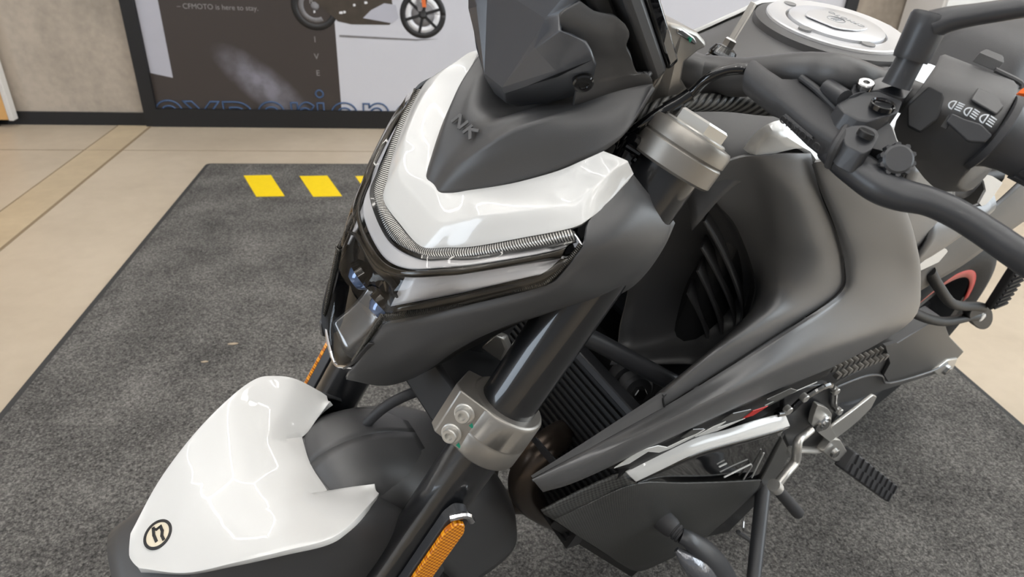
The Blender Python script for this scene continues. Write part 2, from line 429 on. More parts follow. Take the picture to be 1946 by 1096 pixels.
for (y0, y1, z0, z1) in ((-3.26, 3.26, 1.35, 1.41), (-3.26, 3.26, -1.41, -1.35), (-3.26, -3.20, -1.35, 1.35), (3.20, 3.26, -1.35, 1.35), (-0.02, 0.02, -1.35, 1.35)):
    wbox('frame_bar', -0.08, 0.02, y0, y1, z0, z1, 'skirt', wn)
wlf = wbox('wall_left', -5.1, -5.0, -4, YW + 0.1, 0.0, 3.6, 'wall'); tag(wlf, 'concrete side wall left of the motorcycle', None, kind='structure')
wn2 = empty('window_2', (-4.97, -1.0, 1.75)); tag(wn2, 'shop window in the left side wall', None, kind='structure')
for (y0, y1, z0, z1) in ((-1.18, 1.18, 1.22, 1.28), (-1.18, 1.18, -1.28, -1.22), (-1.18, -1.12, -1.22, 1.22), (1.12, 1.18, -1.22, 1.22)):
    wbox('frame_bar', -0.02, 0.08, y0, y1, z0, z1, 'skirt', wn2)
ce = wbox('ceiling', -5.1, 6.2, -4, YW + 0.1, 3.6, 3.7, 'ceil'); tag(ce, 'grey concrete ceiling', None, kind='structure')

# poster wall in a black frame
po = empty('wall_poster', (0, YW, 0)); tag(po, 'large framed wall poster with a motorcycle picture and outlined blue lettering', 'poster')
def pbox(name, x0, x1, z0, z1, d0, d1, m, parent=None):
    o = wbox(name, x0, x1, -d1, -d0, z0, z1, m, parent or po); return o
pbox('frame_bar', -1.440, -1.375, 0.0, 2.5, 0.0, 0.03, 'skirt')
pbox('frame_bar', 2.27, 2.335, 0.0, 2.5, 0.0, 0.03, 'skirt')
pbox('frame_bar', -1.375, 2.27, 0.0, 0.093, 0.0, 0.03, 'skirt')
pbox('frame_bar', -1.375, 2.27, 2.42, 2.5, 0.0, 0.03, 'skirt')
pd = pbox('dark_print', -1.375, -0.44, 0.093, 2.42, 0.0, 0.010, 'poster_dark')
pl = pbox('pale_print', -0.44, 2.27, 0.093, 2.42, 0.0, 0.010, 'poster_light')
mb = MB(); slab(mb, [(-1.372, -0.010, 0.27), (-1.268, -0.010, 0.248), (-1.268, -0.010, 2.4), (-1.372, -0.010, 2.4)], (0, -0.001, 0)); build('pale_strip', mb, 'poster_strip', po)
def disc(name, cx, cz, r0, r1, m, d=0.011, a0=0, a1=2 * math.pi, seg=40, parent=None):
    mb = MB(); n = seg; vs = []
    for k in range(n + 1):
        a = a0 + (a1 - a0) * k / n
        vs += [(cx + math.cos(a) * r0, -d, cz + math.sin(a) * r0), (cx + math.cos(a) * r1, -d, cz + math.sin(a) * r1)]
    mb.add(vs, [(2 * k, 2 * k + 1, 2 * k + 3, 2 * k + 2) for k in range(n)])
    return build(name, mb, m, parent or po, thick=0.0006)
def poly(name, pts, m, d=0.011):
    mb = MB(); slab(mb, [(x, -d, z) for x, z in pts], (0, -0.0006, 0)); return build(name, mb, m, po)
# printed motorcycle: front wheel on the pale side, dark wheel at left
disc('printed_tyre', 0.002, 0.585, 0.088, 0.116, 'poster_black')
disc('printed_rim', 0.002, 0.585, 0.062, 0.086, 'poster_white')
disc('printed_disc', 0.002, 0.585, 0.0, 0.058, 'poster_mid')
disc('printed_disc', 0.002, 0.585, 0.0, 0.022, 'poster_black', 0.012)
for k in range(6):
    a = k * math.pi / 3 + 0.3
    poly('printed_spoke', [(0.002 + math.cos(a) * 0.02 - math.sin(a) * 0.007, 0.585 + math.sin(a) * 0.02 + math.cos(a) * 0.007), (0.002 + math.cos(a) * 0.02 + math.sin(a) * 0.007, 0.585 + math.sin(a) * 0.02 - math.cos(a) * 0.007),
                           (0.002 + math.cos(a) * 0.09 + math.sin(a) * 0.007, 0.585 + math.sin(a) * 0.09 - math.cos(a) * 0.007), (0.002 + math.cos(a) * 0.09 - math.sin(a) * 0.007, 0.585 + math.sin(a) * 0.09 + math.cos(a) * 0.007)], 'poster_black', 0.0125)
poly('printed_fork', [(-0.02, 0.80), (0.005, 0.80), (0.02, 0.62), (0.0, 0.62)], 'poster_orange', 0.0135)
poly('printed_fork', [(-0.05, 0.80), (-0.03, 0.80), (-0.005, 0.60), (-0.022, 0.60)], 'poster_mid', 0.0135)
disc('printed_tyre', -0.53, 0.61, 0.085, 0.115, 'poster_black', 0.0112)
disc('printed_rim', -0.53, 0.61, 0.055, 0.078, 'poster_mid', 0.0115, 0.8, 5.2)
disc('printed_hub', -0.53, 0.61, 0.0, 0.02, 'poster_mid', 0.0116)
poly('printed_engine', [(-0.4385,0.5562), (-0.4241,0.5417), (-0.3575,0.5285), (-0.1682,0.5311), (-0.1351,0.5647), (-0.1504,0.6385), (-0.1571,0.7822), (-0.6105,0.7665), (-0.5245,0.6272)], 'poster_brown')
poly('printed_belly', [(-0.2980,0.5601), (-0.1546,0.5390), (-0.1193,0.5651), (-0.1326,0.6268), (-0.1898,0.6324), (-0.2566,0.5985)], 'poster_strip', 0.0122)
for (x, y, w) in ((645, 18, 5), (662, 21, 4), (680, 8, 4), (610, 22, 3), (700, 3, 5)):
    poly('printed_glint', [(-0.4128,0.5866), (-0.3971,0.5895), (-0.3955,0.5772), (-0.4136,0.5767)] if x == 645 else [((x - 803) * 0.0028 + 0.002, 0.62 - (y - 10) * 0.0026), ((x + w - 803) * 0.0028 + 0.002, 0.62 - (y - 10) * 0.0026), ((x + w - 803) * 0.0028 + 0.002, 0.61 - (y - 10) * 0.0026), ((x - 803) * 0.0028 + 0.002, 0.608 - (y - 10) * 0.0026)], 'poster_white', 0.0128)
poly('printed_shadow', [(-0.4215,0.4764), (-0.2770,0.4724), (-0.0371,0.4655), (0.0847,0.4685), (-0.0373,0.4578), (-0.2776,0.4622), (-0.4223,0.4663)], 'poster_mid', 0.0108)
RX = Matrix.Rotation(math.pi / 2, 4, 'X')
def ptext(name, body, size, m, x, z, d=0.0115, **k):
    return textmesh(name, body, size, m, po, Matrix.Translation((x, -d, z)) @ RX, **k)
ptext('printed_line', '\u2013 CFMOTO is here to stay.', 0.034, 'poster_text', -1.185, 0.580, extrude=0.0003)
for ch, z in (('I', 0.438), ('V', 0.355), ('E', 0.272), ('R', 0.62)):
    ptext('printed_letter', ch, 0.040, 'poster_text', -0.545, z, extrude=0.0003, align='CENTER')
ptext('outlined_word', 'experience', 0.355, 'poster_blue', -1.405, -0.03, outline=0.0045, spacing=0.98)

# board at the far left
bd = empty('display_board', (-2.34, YW - 0.05, 0.0)); tag(bd, 'orange veneered board with white edging against the concrete wall', 'board')
mb = MB(); box(mb, (0, 0, 0.62), (0.268, 0, 0), (0, 0.02, 0), (0, 0, 0.58)); build('panel', mb, 'wood', bd)
mb = MB(); box(mb, (0.28, 0, 0.62), (0.012, 0, 0), (0, 0.024, 0), (0, 0, 0.585)); build('edging', mb, 'edge', bd, bevel=0.004)
mb = MB(); box(mb, (0, 0.005, 0.02), (0.2, 0, 0), (0, 0.012, 0), (0, 0, 0.02)); build('foot', mb, 'skirt', bd)

# the mat and its tape
MX0, MX1, MY0, MY1, MZ = -0.987, 1.467, -0.9, 3.108, 0.009
mt = empty('floor_mat', (0, 0, 0)); tag(mt, 'charcoal coil floor mat lying under the motorcycle', 'mat')
mb = MB(); n = 60; vs = []
top = corner_round([(MX0 + 0.02, MY0 + 0.02, MZ), (MX1 - 0.02, MY0 + 0.02, MZ), (MX1 - 0.02, MY1 - 0.02, MZ), (MX0 + 0.02, MY1 - 0.02, MZ)], 0.01)
slab(mb, top, (0, 0, -MZ + 0.0005)); build('pile_surface', mb, 'carpet', mt)
mb = MB(); o_ = corner_round([(MX0, MY0, 0.004), (MX1, MY0, 0.004), (MX1, MY1, 0.004), (MX0, MY1, 0.004)], 0.01)
slab(mb, o_, (0, 0, -0.0035)); build('rubber_edge', mb, 'mat_edge', mt)
tapes = [[(-0.7860,2.9302), (-0.6723,2.9371), (-0.5726,2.6877), (-0.6833,2.6829)], [(-0.5496,2.9240), (-0.4311,2.9309), (-0.3436,2.6859), (-0.4590,2.6810)], [(-0.3099,2.9244), (-0.1886,2.9314), (-0.1167,2.6841), (-0.2303,2.6791)], [(-0.0631,2.9249), (0.0613,2.9320), (0.1168,2.6822), (0.0005,2.6772)]]
tl = ['yellow tape strip nearest the left corner of the mat', 'second yellow tape strip from the left corner of the mat', 'yellow tape strip partly hidden behind the headlight', None]
for q, l in zip(tapes, tl):
    if l is None: continue
    mb = MB(); slab(mb, [(x, y, MZ + 0.0004) for x, y in q], (0, 0, 0.0012)); tag(build('tape_strip', mb, 'yellow'), l, 'tape', 'yellow tape on the mat')
for (x, y), r, l in (((-0.5271,1.6065), 0.009, 'small pale lint scrap on the mat, the larger of two'), ((-0.5796,1.5261), 0.006, 'tiny pale lint speck on the mat near the fender')):
    mb = MB(); slab(mb, rounded([(x - r * 1.6, y, MZ + 0.0006), (x, y - r * .5, MZ + 0.0006), (x + r * 1.5, y + r * .2, MZ + 0.0006), (x, y + r * .6, MZ + 0.0006)]), (0, 0, 0.0016)); tag(build('lint_scrap', mb, 'lint'), l, 'lint', 'lint on the mat')

# hexagon LED lights on the ceiling (the showroom's lamps)
def hex_lamp(cx, cy, side, label):
    root = empty('hexagon_led_light', (cx, cy, 3.3)); tag(root, label, 'light', 'hexagon LED ceiling lights')
    edges = set()
    for (i, j) in ((0, 0), (1, 0), (0, 1)):
        x = i * side * 1.5 - side * 0.5; y = (j + (i % 2) * 0.5) * side * math.sqrt(3) - side * 0.9
        P = [(round(x + side * math.cos(k * math.pi / 3), 3), round(y + side * math.sin(k * math.pi / 3), 3)) for k in range(6)]
        for k in range(6):
            a, b = P[k], P[(k + 1) % 6]; edges.add((min(a, b), max(a, b)))
    for a, b in sorted(edges):
        A, B_ = V((a[0], a[1], 0)), V((b[0], b[1], 0)); d = (B_ - A).normalized()
        mb = MB(); tube(mb, [A + d * 0.03, B_ - d * 0.03], 0.022, 6, smooth=False); build('led_tube', mb, 'led', root)
hex_lamp(-1.1, 1.0, 0.95, 'hexagon grid of white LED tubes on the ceiling left of the motorcycle')
hex_lamp(3.0, 1.4, 0.95, 'hexagon grid of white LED tubes on the ceiling right of the motorcycle')
hex_lamp(0.4, -2.4, 0.95, 'hexagon grid of white LED tubes on the ceiling behind the viewer')

# ================================================================== the motorcycle
# bike-local axes: x forward from the rear contact patch, y to the rider's left, z up (the bike leans on its side stand)
bike = empty('motorcycle')
bike.matrix_world = Matrix(((-0.890314, 0.445272, 0.095259, 1.01161), (-0.455348, -0.870613, -0.186255, 1.24471), (0, -0.209202, 0.977873, 0.009), (0, 0, 0, 1)))
tag(bike, 'white and black naked motorcycle leaning on its side stand on the mat', 'motorcycle')
REF = (1.05, 0.0, 0.72)
def part(name, mb, m, parent=None, **k): return build(name, mb, m, parent or bike, **k)
FA = V((-0.437, 0, 0.8995)); AXL = V((1.3793, 0, 0.3044))
def fk(s, t): return AXL + V((0, 0.103 * s, 0)) + FA * t

# ---------------- wheels
def wheel(name, c, r, w, side_stripe):
    rim = MB(); c = V(c)
    lathe(rim, c - V((0, w * 0.42, 0)), (0, 1, 0), [(0, r * 0.70), (0.004, r * 0.725), (w * 0.42, r * 0.66), (w * 0.84 - 0.004, r * 0.725), (w * 0.84, r * 0.70), (w * 0.8, r * 0.66), (w * 0.42, r * 0.61), (0.01, r * 0.66), (0, r * 0.70)], 48, cap=False)
    lathe(rim, c - V((0, 0.045, 0)), (0, 1, 0), [(0, 0.018), (0, 0.034), (0.09, 0.034), (0.09, 0.018)], 24)
    for k in range(5):
        a = 2 * math.pi * k / 5 + 0.4
        for da in (-0.16, 0.16):
            d0 = V((math.cos(a), 0, math.sin(a))); d1 = V((math.cos(a + da), 0, math.sin(a + da)))
            tube(rim, [c + d0 * 0.03, c + d1 * (r * 0.64)], [0.014, 0.010], 8, smooth=False)
    o = part(name, rim, 'satin')
    ty = MB()
    pr_ = [(-0.42, 0.70), (-0.5, 0.80), (-0.47, 0.88), (-0.36, 0.95), (-0.18, 0.99), (0, 1.0), (0.18, 0.99), (0.36, 0.95), (0.47, 0.88), (0.5, 0.80), (0.42, 0.70)]
    lathe(ty, c, (0, 1, 0), [(t * w, r * q) for t, q in pr_], 56, cap=False); part('tyre', ty, 'tyre', o)
    if side_stripe:
        st = MB(); n = 26; vs = []
        for k in range(n + 1):
            a = math.radians(38) + math.radians(120) * k / n
            for rr in (r * 0.64, r * 0.725):
                vs.append(c + V((math.cos(a) * rr, w * 0.425, math.sin(a) * rr)))
        st.add(vs, [(2 * k, 2 * k + 1, 2 * k + 3, 2 * k + 2) for k in range(n)]); lab(part('rim_stripe', st, 'red', o, thick=0.001), 'red stripe on the rim')
    return o
wf_ = wheel('front_wheel', (1.362, 0, 0.268), 0.268, 0.11, False)
wr_ = wheel('rear_wheel', (0.03, 0, 0.285), 0.285, 0.14, True)
dm = MB(); lathe(dm, (1.362, 0.06, 0.268), (0, 1, 0), [(0, 0.085), (0, 0.14), (0.004, 0.14), (0.004, 0.085), (0, 0.085)], 48, cap=False); part('brake_disc', dm, 'steel', wf_)

# ---------------- fork
for s in (1, -1):
    ft = MB(); tube(ft, [fk(s, 0.14), fk(s, 0.70)], 0.0265, 32, smooth=False); o = part('fork_tube', ft, 'fork')
    lw = MB(); tube(lw, [fk(s, 0.0), fk(s, 0.16)], 0.0205, 20, smooth=False); lathe(lw, fk(s, 0.0) - V((0, 0.02, 0)), (0, 1, 0), [(0, 0.02), (0, 0.028), (0.04, 0.028), (0.04, 0.02)], 20); part('fork_leg', lw, 'satin', o)
    # upper yoke ring, two stacked rings with a groove, and the hexagonal fork cap
    rg = MB(); lathe(rg, fk(s, 0.697), FA, [(0, 0.0268), (0, 0.0335), (0.002, 0.0352), (0.017, 0.0352), (0.0185, 0.0338), (0.020, 0.0352), (0.029, 0.0352), (0.032, 0.0335), (0.033, 0.0275), (0.0325, 0.0)], 48)
    ro = part('fork_clamp', rg, 'silver', o)
    cp = MB(); lathe(cp, fk(s, 0.728), FA, [(0, 0.0275), (0.003, 0.0275), (0.004, 0.026), (0.004, 0.0)], 40)
    lathe(cp, fk(s, 0.7315), FA, [(0, 0.0235), (0.0085, 0.0235), (0.010, 0.0215), (0.010, 0.014), (0.006, 0.0125), (0.006, 0.0)], 6, a0=0.35); part('fork_cap', cp, 'alu', o, sharp=20)
# upper yoke body joining both rings (behind the instrument)
yk = MB(); slab(yk, [fk(1, 0.700) + V((0.02, -0.03, 0)), fk(-1, 0.700) + V((0.02, 0.03, 0)), fk(-1, 0.700) + V((-0.03, 0.035, -0.012)), V((0.995, 0, 0.915)), fk(1, 0.700) + V((-0.03, -0.035, -0.012))], FA * 0.018); part('upper_yoke', yk, 'silver', bevel=0.003)
# lower yoke clamp: sleeve with a split ear, two cap bolts, green marks
for s in (1, -1):
    lc = MB(); lathe(lc, fk(s, 0.395), FA, [(0, 0.0267), (0, 0.0345), (0.003, 0.0365), (0.022, 0.0368), (0.0232, 0.0362), (0.0244, 0.0368), (0.050, 0.0365), (0.053, 0.0345), (0.053, 0.0267)], 44)
    # ear reaching inwards and forwards
    e = V((0.60, -0.80 * s, 0)); e = (e - FA * e.dot(FA)).normalized(); nf = FA.cross(e).normalized() * (1 if s > 0 else -1)
    c0 = fk(s, 0.397)
    out = [c0 + e * 0.006 + nf * 0.0345, c0 + e * 0.040 + nf * 0.0325, c0 + e * 0.047 + nf * 0.024, c0 + e * 0.047 - nf * 0.008, c0 + e * 0.010 - nf * 0.02]
    slab(lc, out, FA * 0.050)
    lo = part('lower_clamp', lc, 'silver', bevel=0.0025)
    if s > 0:
        for t_ in (0.407, 0.431):
            b0 = fk(s, t_) + e * 0.026 + nf * 0.0330; dn = nf
            bo = MB(); lathe(bo, b0 - dn * 0.004, dn, [(0, 0.0095), (0.0055, 0.0095), (0.0062, 0.0085), (0.0062, 0.0)], 26)
            lathe(bo, b0 + dn * 0.0022, dn, [(0, 0.0068), (0.005, 0.0068), (0.006, 0.006), (0.006, 0.0036), (0.002, 0.0034), (0.002, 0)], 26)
            part('clamp_bolt', bo, 'alu', lo)
            gm = MB(); slab(gm, [b0 + e * -0.010 + FA * -0.003 + dn * 0.0006, b0 + e * -0.016 + FA * -0.008 + dn * 0.0006, b0 + e * -0.009 + FA * -0.007 + dn * 0.0006], dn * 0.0006); lab(part('paint_mark', gm, 'green', lo), 'green paint mark')
ly = MB(); slab(ly, [fk(1, 0.40) + V((0.035, -0.02, 0)), fk(-1, 0.40) + V((0.035, 0.02, 0)), fk(-1, 0.40) + V((-0.04, 0.03, -0.015)), fk(1, 0.40) + V((-0.04, -0.03, -0.015))], FA * 0.045); part('lower_yoke', ly, 'dark', bevel=0.004)
st_ = MB(); tube(st_, [AXL + V((-0.035, 0, -0.0)) + FA * 0.42, AXL + V((-0.035, 0, 0)) + FA * 0.70], 0.03, 20, smooth=False); part('steering_head', st_, 'dark')

# amber side reflectors on brackets beside the fork tubes
for s in (1, -1):
    e1 = V((0.3, 0.954 * s, 0)); e1 = (e1 - FA * e1.dot(FA)).normalized(); e2 = FA.cross(e1)
    c0 = fk(s, 0.284) + e1 * 0.041 - e2 * 0.004
    bk_ = MB(); out = [c0 + FA * a + e2 * b for a, b in ((-0.062, 0.007), (-0.066, 0.0), (-0.062, -0.011), (0.050, -0.012), (0.062, -0.007), (0.062, 0.006), (0.05, 0.012), (-0.052, 0.012))]
    slab(bk_, corner_round(out, 0.3, 3), e1 * -0.012); bo = part('reflector_bracket', bk_, 'satin', bevel=0.001)
    rf = MB(); out = [c0 + e1 * 0.0005 + FA * a + e2 * b for a, b in ((-0.056, 0.006), (-0.060, 0.0), (-0.056, -0.0095), (0.044, -0.0105), (0.054, -0.005), (0.054, 0.004), (0.044, 0.0095), (-0.046, 0.010))]
    slab(rf, corner_round(out, 0.3, 3), e1 * 0.006); lab(part('reflector', rf, 'amber', bo, bevel=0.0015), 'amber ribbed reflector')
    tp = MB(); tube(tp, [c0 + FA * 0.056 + e1 * 0.002 - e2 * 0.012, c0 + FA * 0.064 + e1 * 0.004, c0 + FA * 0.056 + e1 * 0.002 + e2 * 0.012], 0.0035, 8, n=4); part('chrome_rim', tp, 'chrome', bo)

# ---------------- front fender
WC = V((1.362, 0, 0.268))
fd = MB(); rows = []
for th, r in ((33, 0.296), (22, 0.298), (10, 0.301), (-2, 0.305), (-14, 0.322), (-26, 0.326), (-38, 0.322), (-52, 0.314), (-68, 0.31), (-82, 0.31)):
    a = math.radians(th); d = V((math.sin(a), 0, math.cos(a)))
    half = [WC + d * (r + dr) + V((0, y, 0)) for y, dr in ((0, 0), (0.035, -0.002), (0.058, -0.012), (0.072, -0.034), (0.078, -0.075), (0.079, -0.12))]
    rows.append(fullrow([tuple(p) for p in half]))
grid(fd, rows, 3, 4); fender = part('front_fender', fd, 'black', thick=0.003, ref=WC)
for s in (1, -1):
    # side wing of the mudguard that carries it to the fork leg
    wg = MB(); q = lambda p: p if s > 0 else mir(p)
    rows = [[(1.4609,0.0520,0.5643), (1.4183,0.0770,0.5880), (1.3857,0.0900,0.5981), (1.3548,0.0990,0.6036), (1.3364,0.0990,0.6056), (1.3154,0.0880,0.6003), (1.2919,0.0700,0.5870)],
            [(1.4638,0.0550,0.5479), (1.4174,0.0770,0.5576), (1.3781,0.0900,0.5659), (1.3377,0.0980,0.5693), (1.3140,0.0980,0.5713), (1.2929,0.0920,0.5706), (1.2696,0.0800,0.5609)],
            [(1.4694,0.0580,0.5098), (1.4213,0.0790,0.5162), (1.3745,0.0910,0.5197), (1.3231,0.0980,0.5197), (1.2890,0.0980,0.5213), (1.2590,0.0920,0.5185), (1.2385,0.0850,0.5114)],
            [(1.4778,0.0560,0.4117), (1.4274,0.0760,0.4040), (1.3732,0.0880,0.3951), (1.3088,0.0930,0.3782), (1.2648,0.0940,0.3787), (1.2263,0.0900,0.3779), (1.2064,0.0850,0.3944)]]
    grid(wg, [[q(p) for p in r] for r in rows], 4, 4); part('fender_side', wg, 'black', fender, thick=0.003, ref=(1.36, 0, 0.5))
    # moulded ridge over the fork brace behind the white cover
    br = MB(); rows = [[q(p) for p in r] for r in (
        [(1.340, 0.0, 0.572), (1.332, 0.035, 0.572), (1.322, 0.058, 0.566), (1.312, 0.078, 0.540)],
        [(1.318, 0.0, 0.588), (1.310, 0.035, 0.585), (1.302, 0.058, 0.571), (1.292, 0.080, 0.535)],
        [(1.285, 0.0, 0.592), (1.280, 0.035, 0.586), (1.272, 0.058, 0.566), (1.264, 0.080, 0.525)],
        [(1.250, 0.0, 0.582), (1.248, 0.035, 0.574), (1.242, 0.058, 0.552), (1.238, 0.078, 0.505)],
        [(1.215, 0.0, 0.562), (1.213, 0.035, 0.553), (1.210, 0.058, 0.530), (1.208, 0.074, 0.48)])]
    grid(br, rows, 4, 4); part('brace_cover', br, 'black', fender, thick=0.003, ref=(1.3, 0, 0.5))
wc_ = MB()
OUT = [(1.499, 0.019, 0.547), (1.466, 0.052, 0.564), (1.427, 0.075, 0.586), (1.387, 0.093, 0.602), (1.356, 0.103, 0.609)]
CEN = [(1.5045, 0, 0.541), (1.478, 0, 0.557), (1.442, 0, 0.573), (1.400, 0, 0.584), (1.362, 0, 0.583)]
rows = []
for cpt, opt in zip(CEN, OUT):
    cv, ov = V(cpt), V(opt); rows.append([(cv.x + (ov.x - cv.x) * t ** 1.5, ov.y * t, cv.z + (ov.z - cv.z) * t ** 1.8) for t in (0, 0.34, 0.68, 1.0)])
rows.append([(1.3338,0.0000,0.5767), (1.3300,0.0360,0.5760), (1.331, 0.070, 0.597), (1.3368,0.1000,0.6091)])
grid(wc_, [[mir(r[1]), r[0], r[1]] for r in rows], 6, 6)
WING = [r[1:] for r in rows] + [[(1.3088,0.0470,0.5833), (1.309, 0.069, 0.594), (1.3159,0.0890,0.6054)], [(1.2908,0.0580,0.5903), (1.291, 0.063, 0.586), (1.2903,0.0690,0.5885)]]
for s in (1, -1):
    grid(wc_, [[p if s > 0 else mir(p) for p in r] for r in WING], 6, 6)
lab(part('fender_cover', wc_, 'white', fender, thick=0.006, bevel=0.0018, ref=(1.38, 0, 0.4), weld=0.0012, sharp=60), 'gloss white winged cover with a round badge at its nose')
# round badge
bc = V((1.4767,0.0000,0.5547)); bn = (V((0.42, 0, 0.9))).normalized(); bx = V((0, 1, 0)); by = bn.cross(bx).normalized()
bg_ = MB(); lathe(bg_, bc + bn * 0.0022, bn, [(0, 0.0139), (0.0012, 0.0139), (0.0014, 0.0113), (0.0004, 0.0113), (0.0004, 0)], 40); part('badge_ring', bg_, 'poster_black', fender)
bg_ = MB(); lathe(bg_, bc + bn * 0.0024, bn, [(0, 0.0113), (0.0006, 0.0113), (0.0006, 0)], 40); part('badge_face', bg_, 'badgeface', fender)
def bstroke(pts, w):
    m = MB()
    for (a, b) in zip(pts[:-1], pts[1:]):
        A = bc + bn * 0.0030 + bx * a[0] + by * a[1]; B_ = bc + bn * 0.0030 + bx * b[0] + by * b[1]
        d = (B_ - A).normalized(); n = bn.cross(d) * w / 2; slab(m, [A - n - d * w * .4, B_ - n + d * w * .4, B_ + n + d * w * .4, A + n - d * w * .4], bn * 0.0008)
    return m
part('badge_mark', bstroke([(-0.0085, -0.0022), (-0.0017, -0.0033), (0.0053, -0.0026)], 0.0026), 'poster_black', fender)
part('badge_mark', bstroke([(-0.0058, 0.0044), (-0.0002, 0.0048), (0.0038, 0.0034), (0.0082, 0.0039)], 0.0026), 'poster_black', fender)
part('badge_mark', bstroke([(-0.0082, -0.0022), (-0.0053, 0.0002), (-0.0056, 0.0021), (-0.0058, 0.0044)], 0.0020), 'poster_black', fender)

# ---------------- headlight
E0 = [(1.2506,-0.0000,0.8488), (1.2503,0.0350,0.8528), (1.2382,0.0540,0.8619), (1.2259,0.0710,0.8716), (1.2028,0.0960,0.8908), (1.1865,0.1100,0.9020), (1.1773,0.1180,0.9083)]
E1 = [(1.2614,0.0000,0.8409), (1.2566,0.0430,0.8524), (1.2435,0.0640,0.8614), (1.2302,0.0790,0.8690), (1.2043,0.1060,0.8886), (1.1872,0.1190,0.8975), (1.1775,0.1260,0.9027)]
Ba = [(1.2636,0.0000,0.8382), (1.2598,0.0450,0.8506), (1.2446,0.0660,0.8611), (1.2312,0.0810,0.8683), (1.2045,0.1070,0.8865), (1.1934,0.1160,0.8933), (1.1870,0.1210,0.8989)]
Bb = [(1.2715,0.0000,0.8251), (1.2693,0.0430,0.8404), (1.2468,0.0710,0.8563), (1.2331,0.0850,0.8653), (1.2059,0.1100,0.8838), (1.1912,0.1200,0.8917), (1.1843,0.1245,0.8969)]
Bc = [(1.2717,0.0000,0.8163), (1.2702,0.0430,0.8338), (1.2472,0.0730,0.8508), (1.2336,0.0870,0.8604), (1.2054,0.1110,0.8781), (1.1912,0.1200,0.8841), (1.1858,0.1245,0.8878)]
Bd = [(1.2823,0.0000,0.7921), (1.2832,0.0450,0.8057), (1.2493,0.0800,0.8349), (1.2366,0.0950,0.8486), (1.2092,0.1190,0.8709), (1.2012,0.1255,0.8779), (1.1875,0.1255,0.8880)]
E3 = [(1.2870,0.0000,0.7865), (1.2845,0.0460,0.7933), (1.2455,0.0835,0.8258), (1.2329,0.0985,0.8408), (1.2059,0.1220,0.8632), (1.1952,0.1280,0.8711), (1.1800,0.1310,0.8914)]
def inset(row, d): return [tuple(V(p) + (V((1.05, p[1] * 0.3, 0.86)) - V(p)).normalized() * d) for p in row]
hl = MB(); grid(hl, [fullrow(inset(r, 0.012)) for r in (E0, Bb, Bd, E3)], 4, 4); head = part('headlight', hl, 'gloss', thick=0.01, ref=REF)
def band(name, a, b, m, ins=0.0, raise_=0.0, label=None):
    x = MB(); mid = [tuple((V(p) + V(q)) / 2 + (V(p) - V((1.05, 0, 0.82))).normalized() * raise_) for p, q in zip(a, b)]
    grid(x, [fullrow(inset(r, ins)) for r in (a, mid, b)], 8, 4); o = part(name, x, m, head, thick=0.002, ref=REF)
    return lab(o, label) if label else o
band('running_light', E0, E1, 'drl', 0.001, 0.002, 'ribbed chrome light strip along the white cowl')
band('bezel', E1, Ba, 'gloss', 0.0015)
band('light_guide', Ba, Bb, 'frost', 0.004, 0.0, 'upper frosted grey light guide')
band('bezel', Bb, Bc, 'brown', 0.0, 0.0015)
# lower frosted panels, left and right of the projector well
for s in (1, -1):
    q = lambda r: [p if s > 0 else mir(p) for p in r]
    x = MB(); grid(x, [q(inset(Bc[1:], 0.005)), q(inset([tuple((V(a) + V(b)) / 2) for a, b in zip(Bc[1:], Bd[1:])], 0.005)), q(inset(Bd[1:], 0.005))], 4, 4)
    lab(part('light_panel', x, 'frost', head, thick=0.002, ref=REF), 'lower frosted grey light panel')
    x = MB(); grid(x, [q(inset(Bd[1:], 0.002)), q(inset([tuple((V(a) + V(b)) / 2) for a, b in zip(Bd[1:], E3[1:])], 0.0)), q(inset(E3[1:], 0.001))], 4, 3); part('lens_border', x, 'brown', head, thick=0.002, ref=REF)
    # end of the light strip
    x = MB(); slab(x, [p if s > 0 else mir(p) for p in ((1.1805,0.1190,0.9065), (1.1757,0.1190,0.9068), (1.1747,0.1310,0.9017), (1.1755,0.1300,0.8970), (1.1774,0.1260,0.8957))], (-0.004, 0, -0.002)); part('strip_end', x, 'chrome', head, bevel=0.001)
    # serrated edge round the cover
    x = MB(); grid(x, [[p if s > 0 else mir(p) for p in r] for r in ([(1.3063,0.0340,0.7435), (1.2884,0.0470,0.7990), (1.2845,0.0510,0.8033), (1.2459,0.0835,0.8292), (1.2065,0.1220,0.8659), (1.1959,0.1280,0.8743), (1.1813,0.1310,0.8927), (1.1772,0.1320,0.9026)],
                   [(1.3048,0.0340,0.7383), (1.2854,0.0460,0.7931), (1.2806,0.0510,0.7979), (1.2455,0.0835,0.8258), (1.2049,0.1220,0.8629), (1.1930,0.1280,0.8699), (1.1781,0.1310,0.8913), (1.1743,0.1320,0.9009)])], 5, 1); part('cover_edge', x, 'serr', head, thick=0.003, ref=REF)
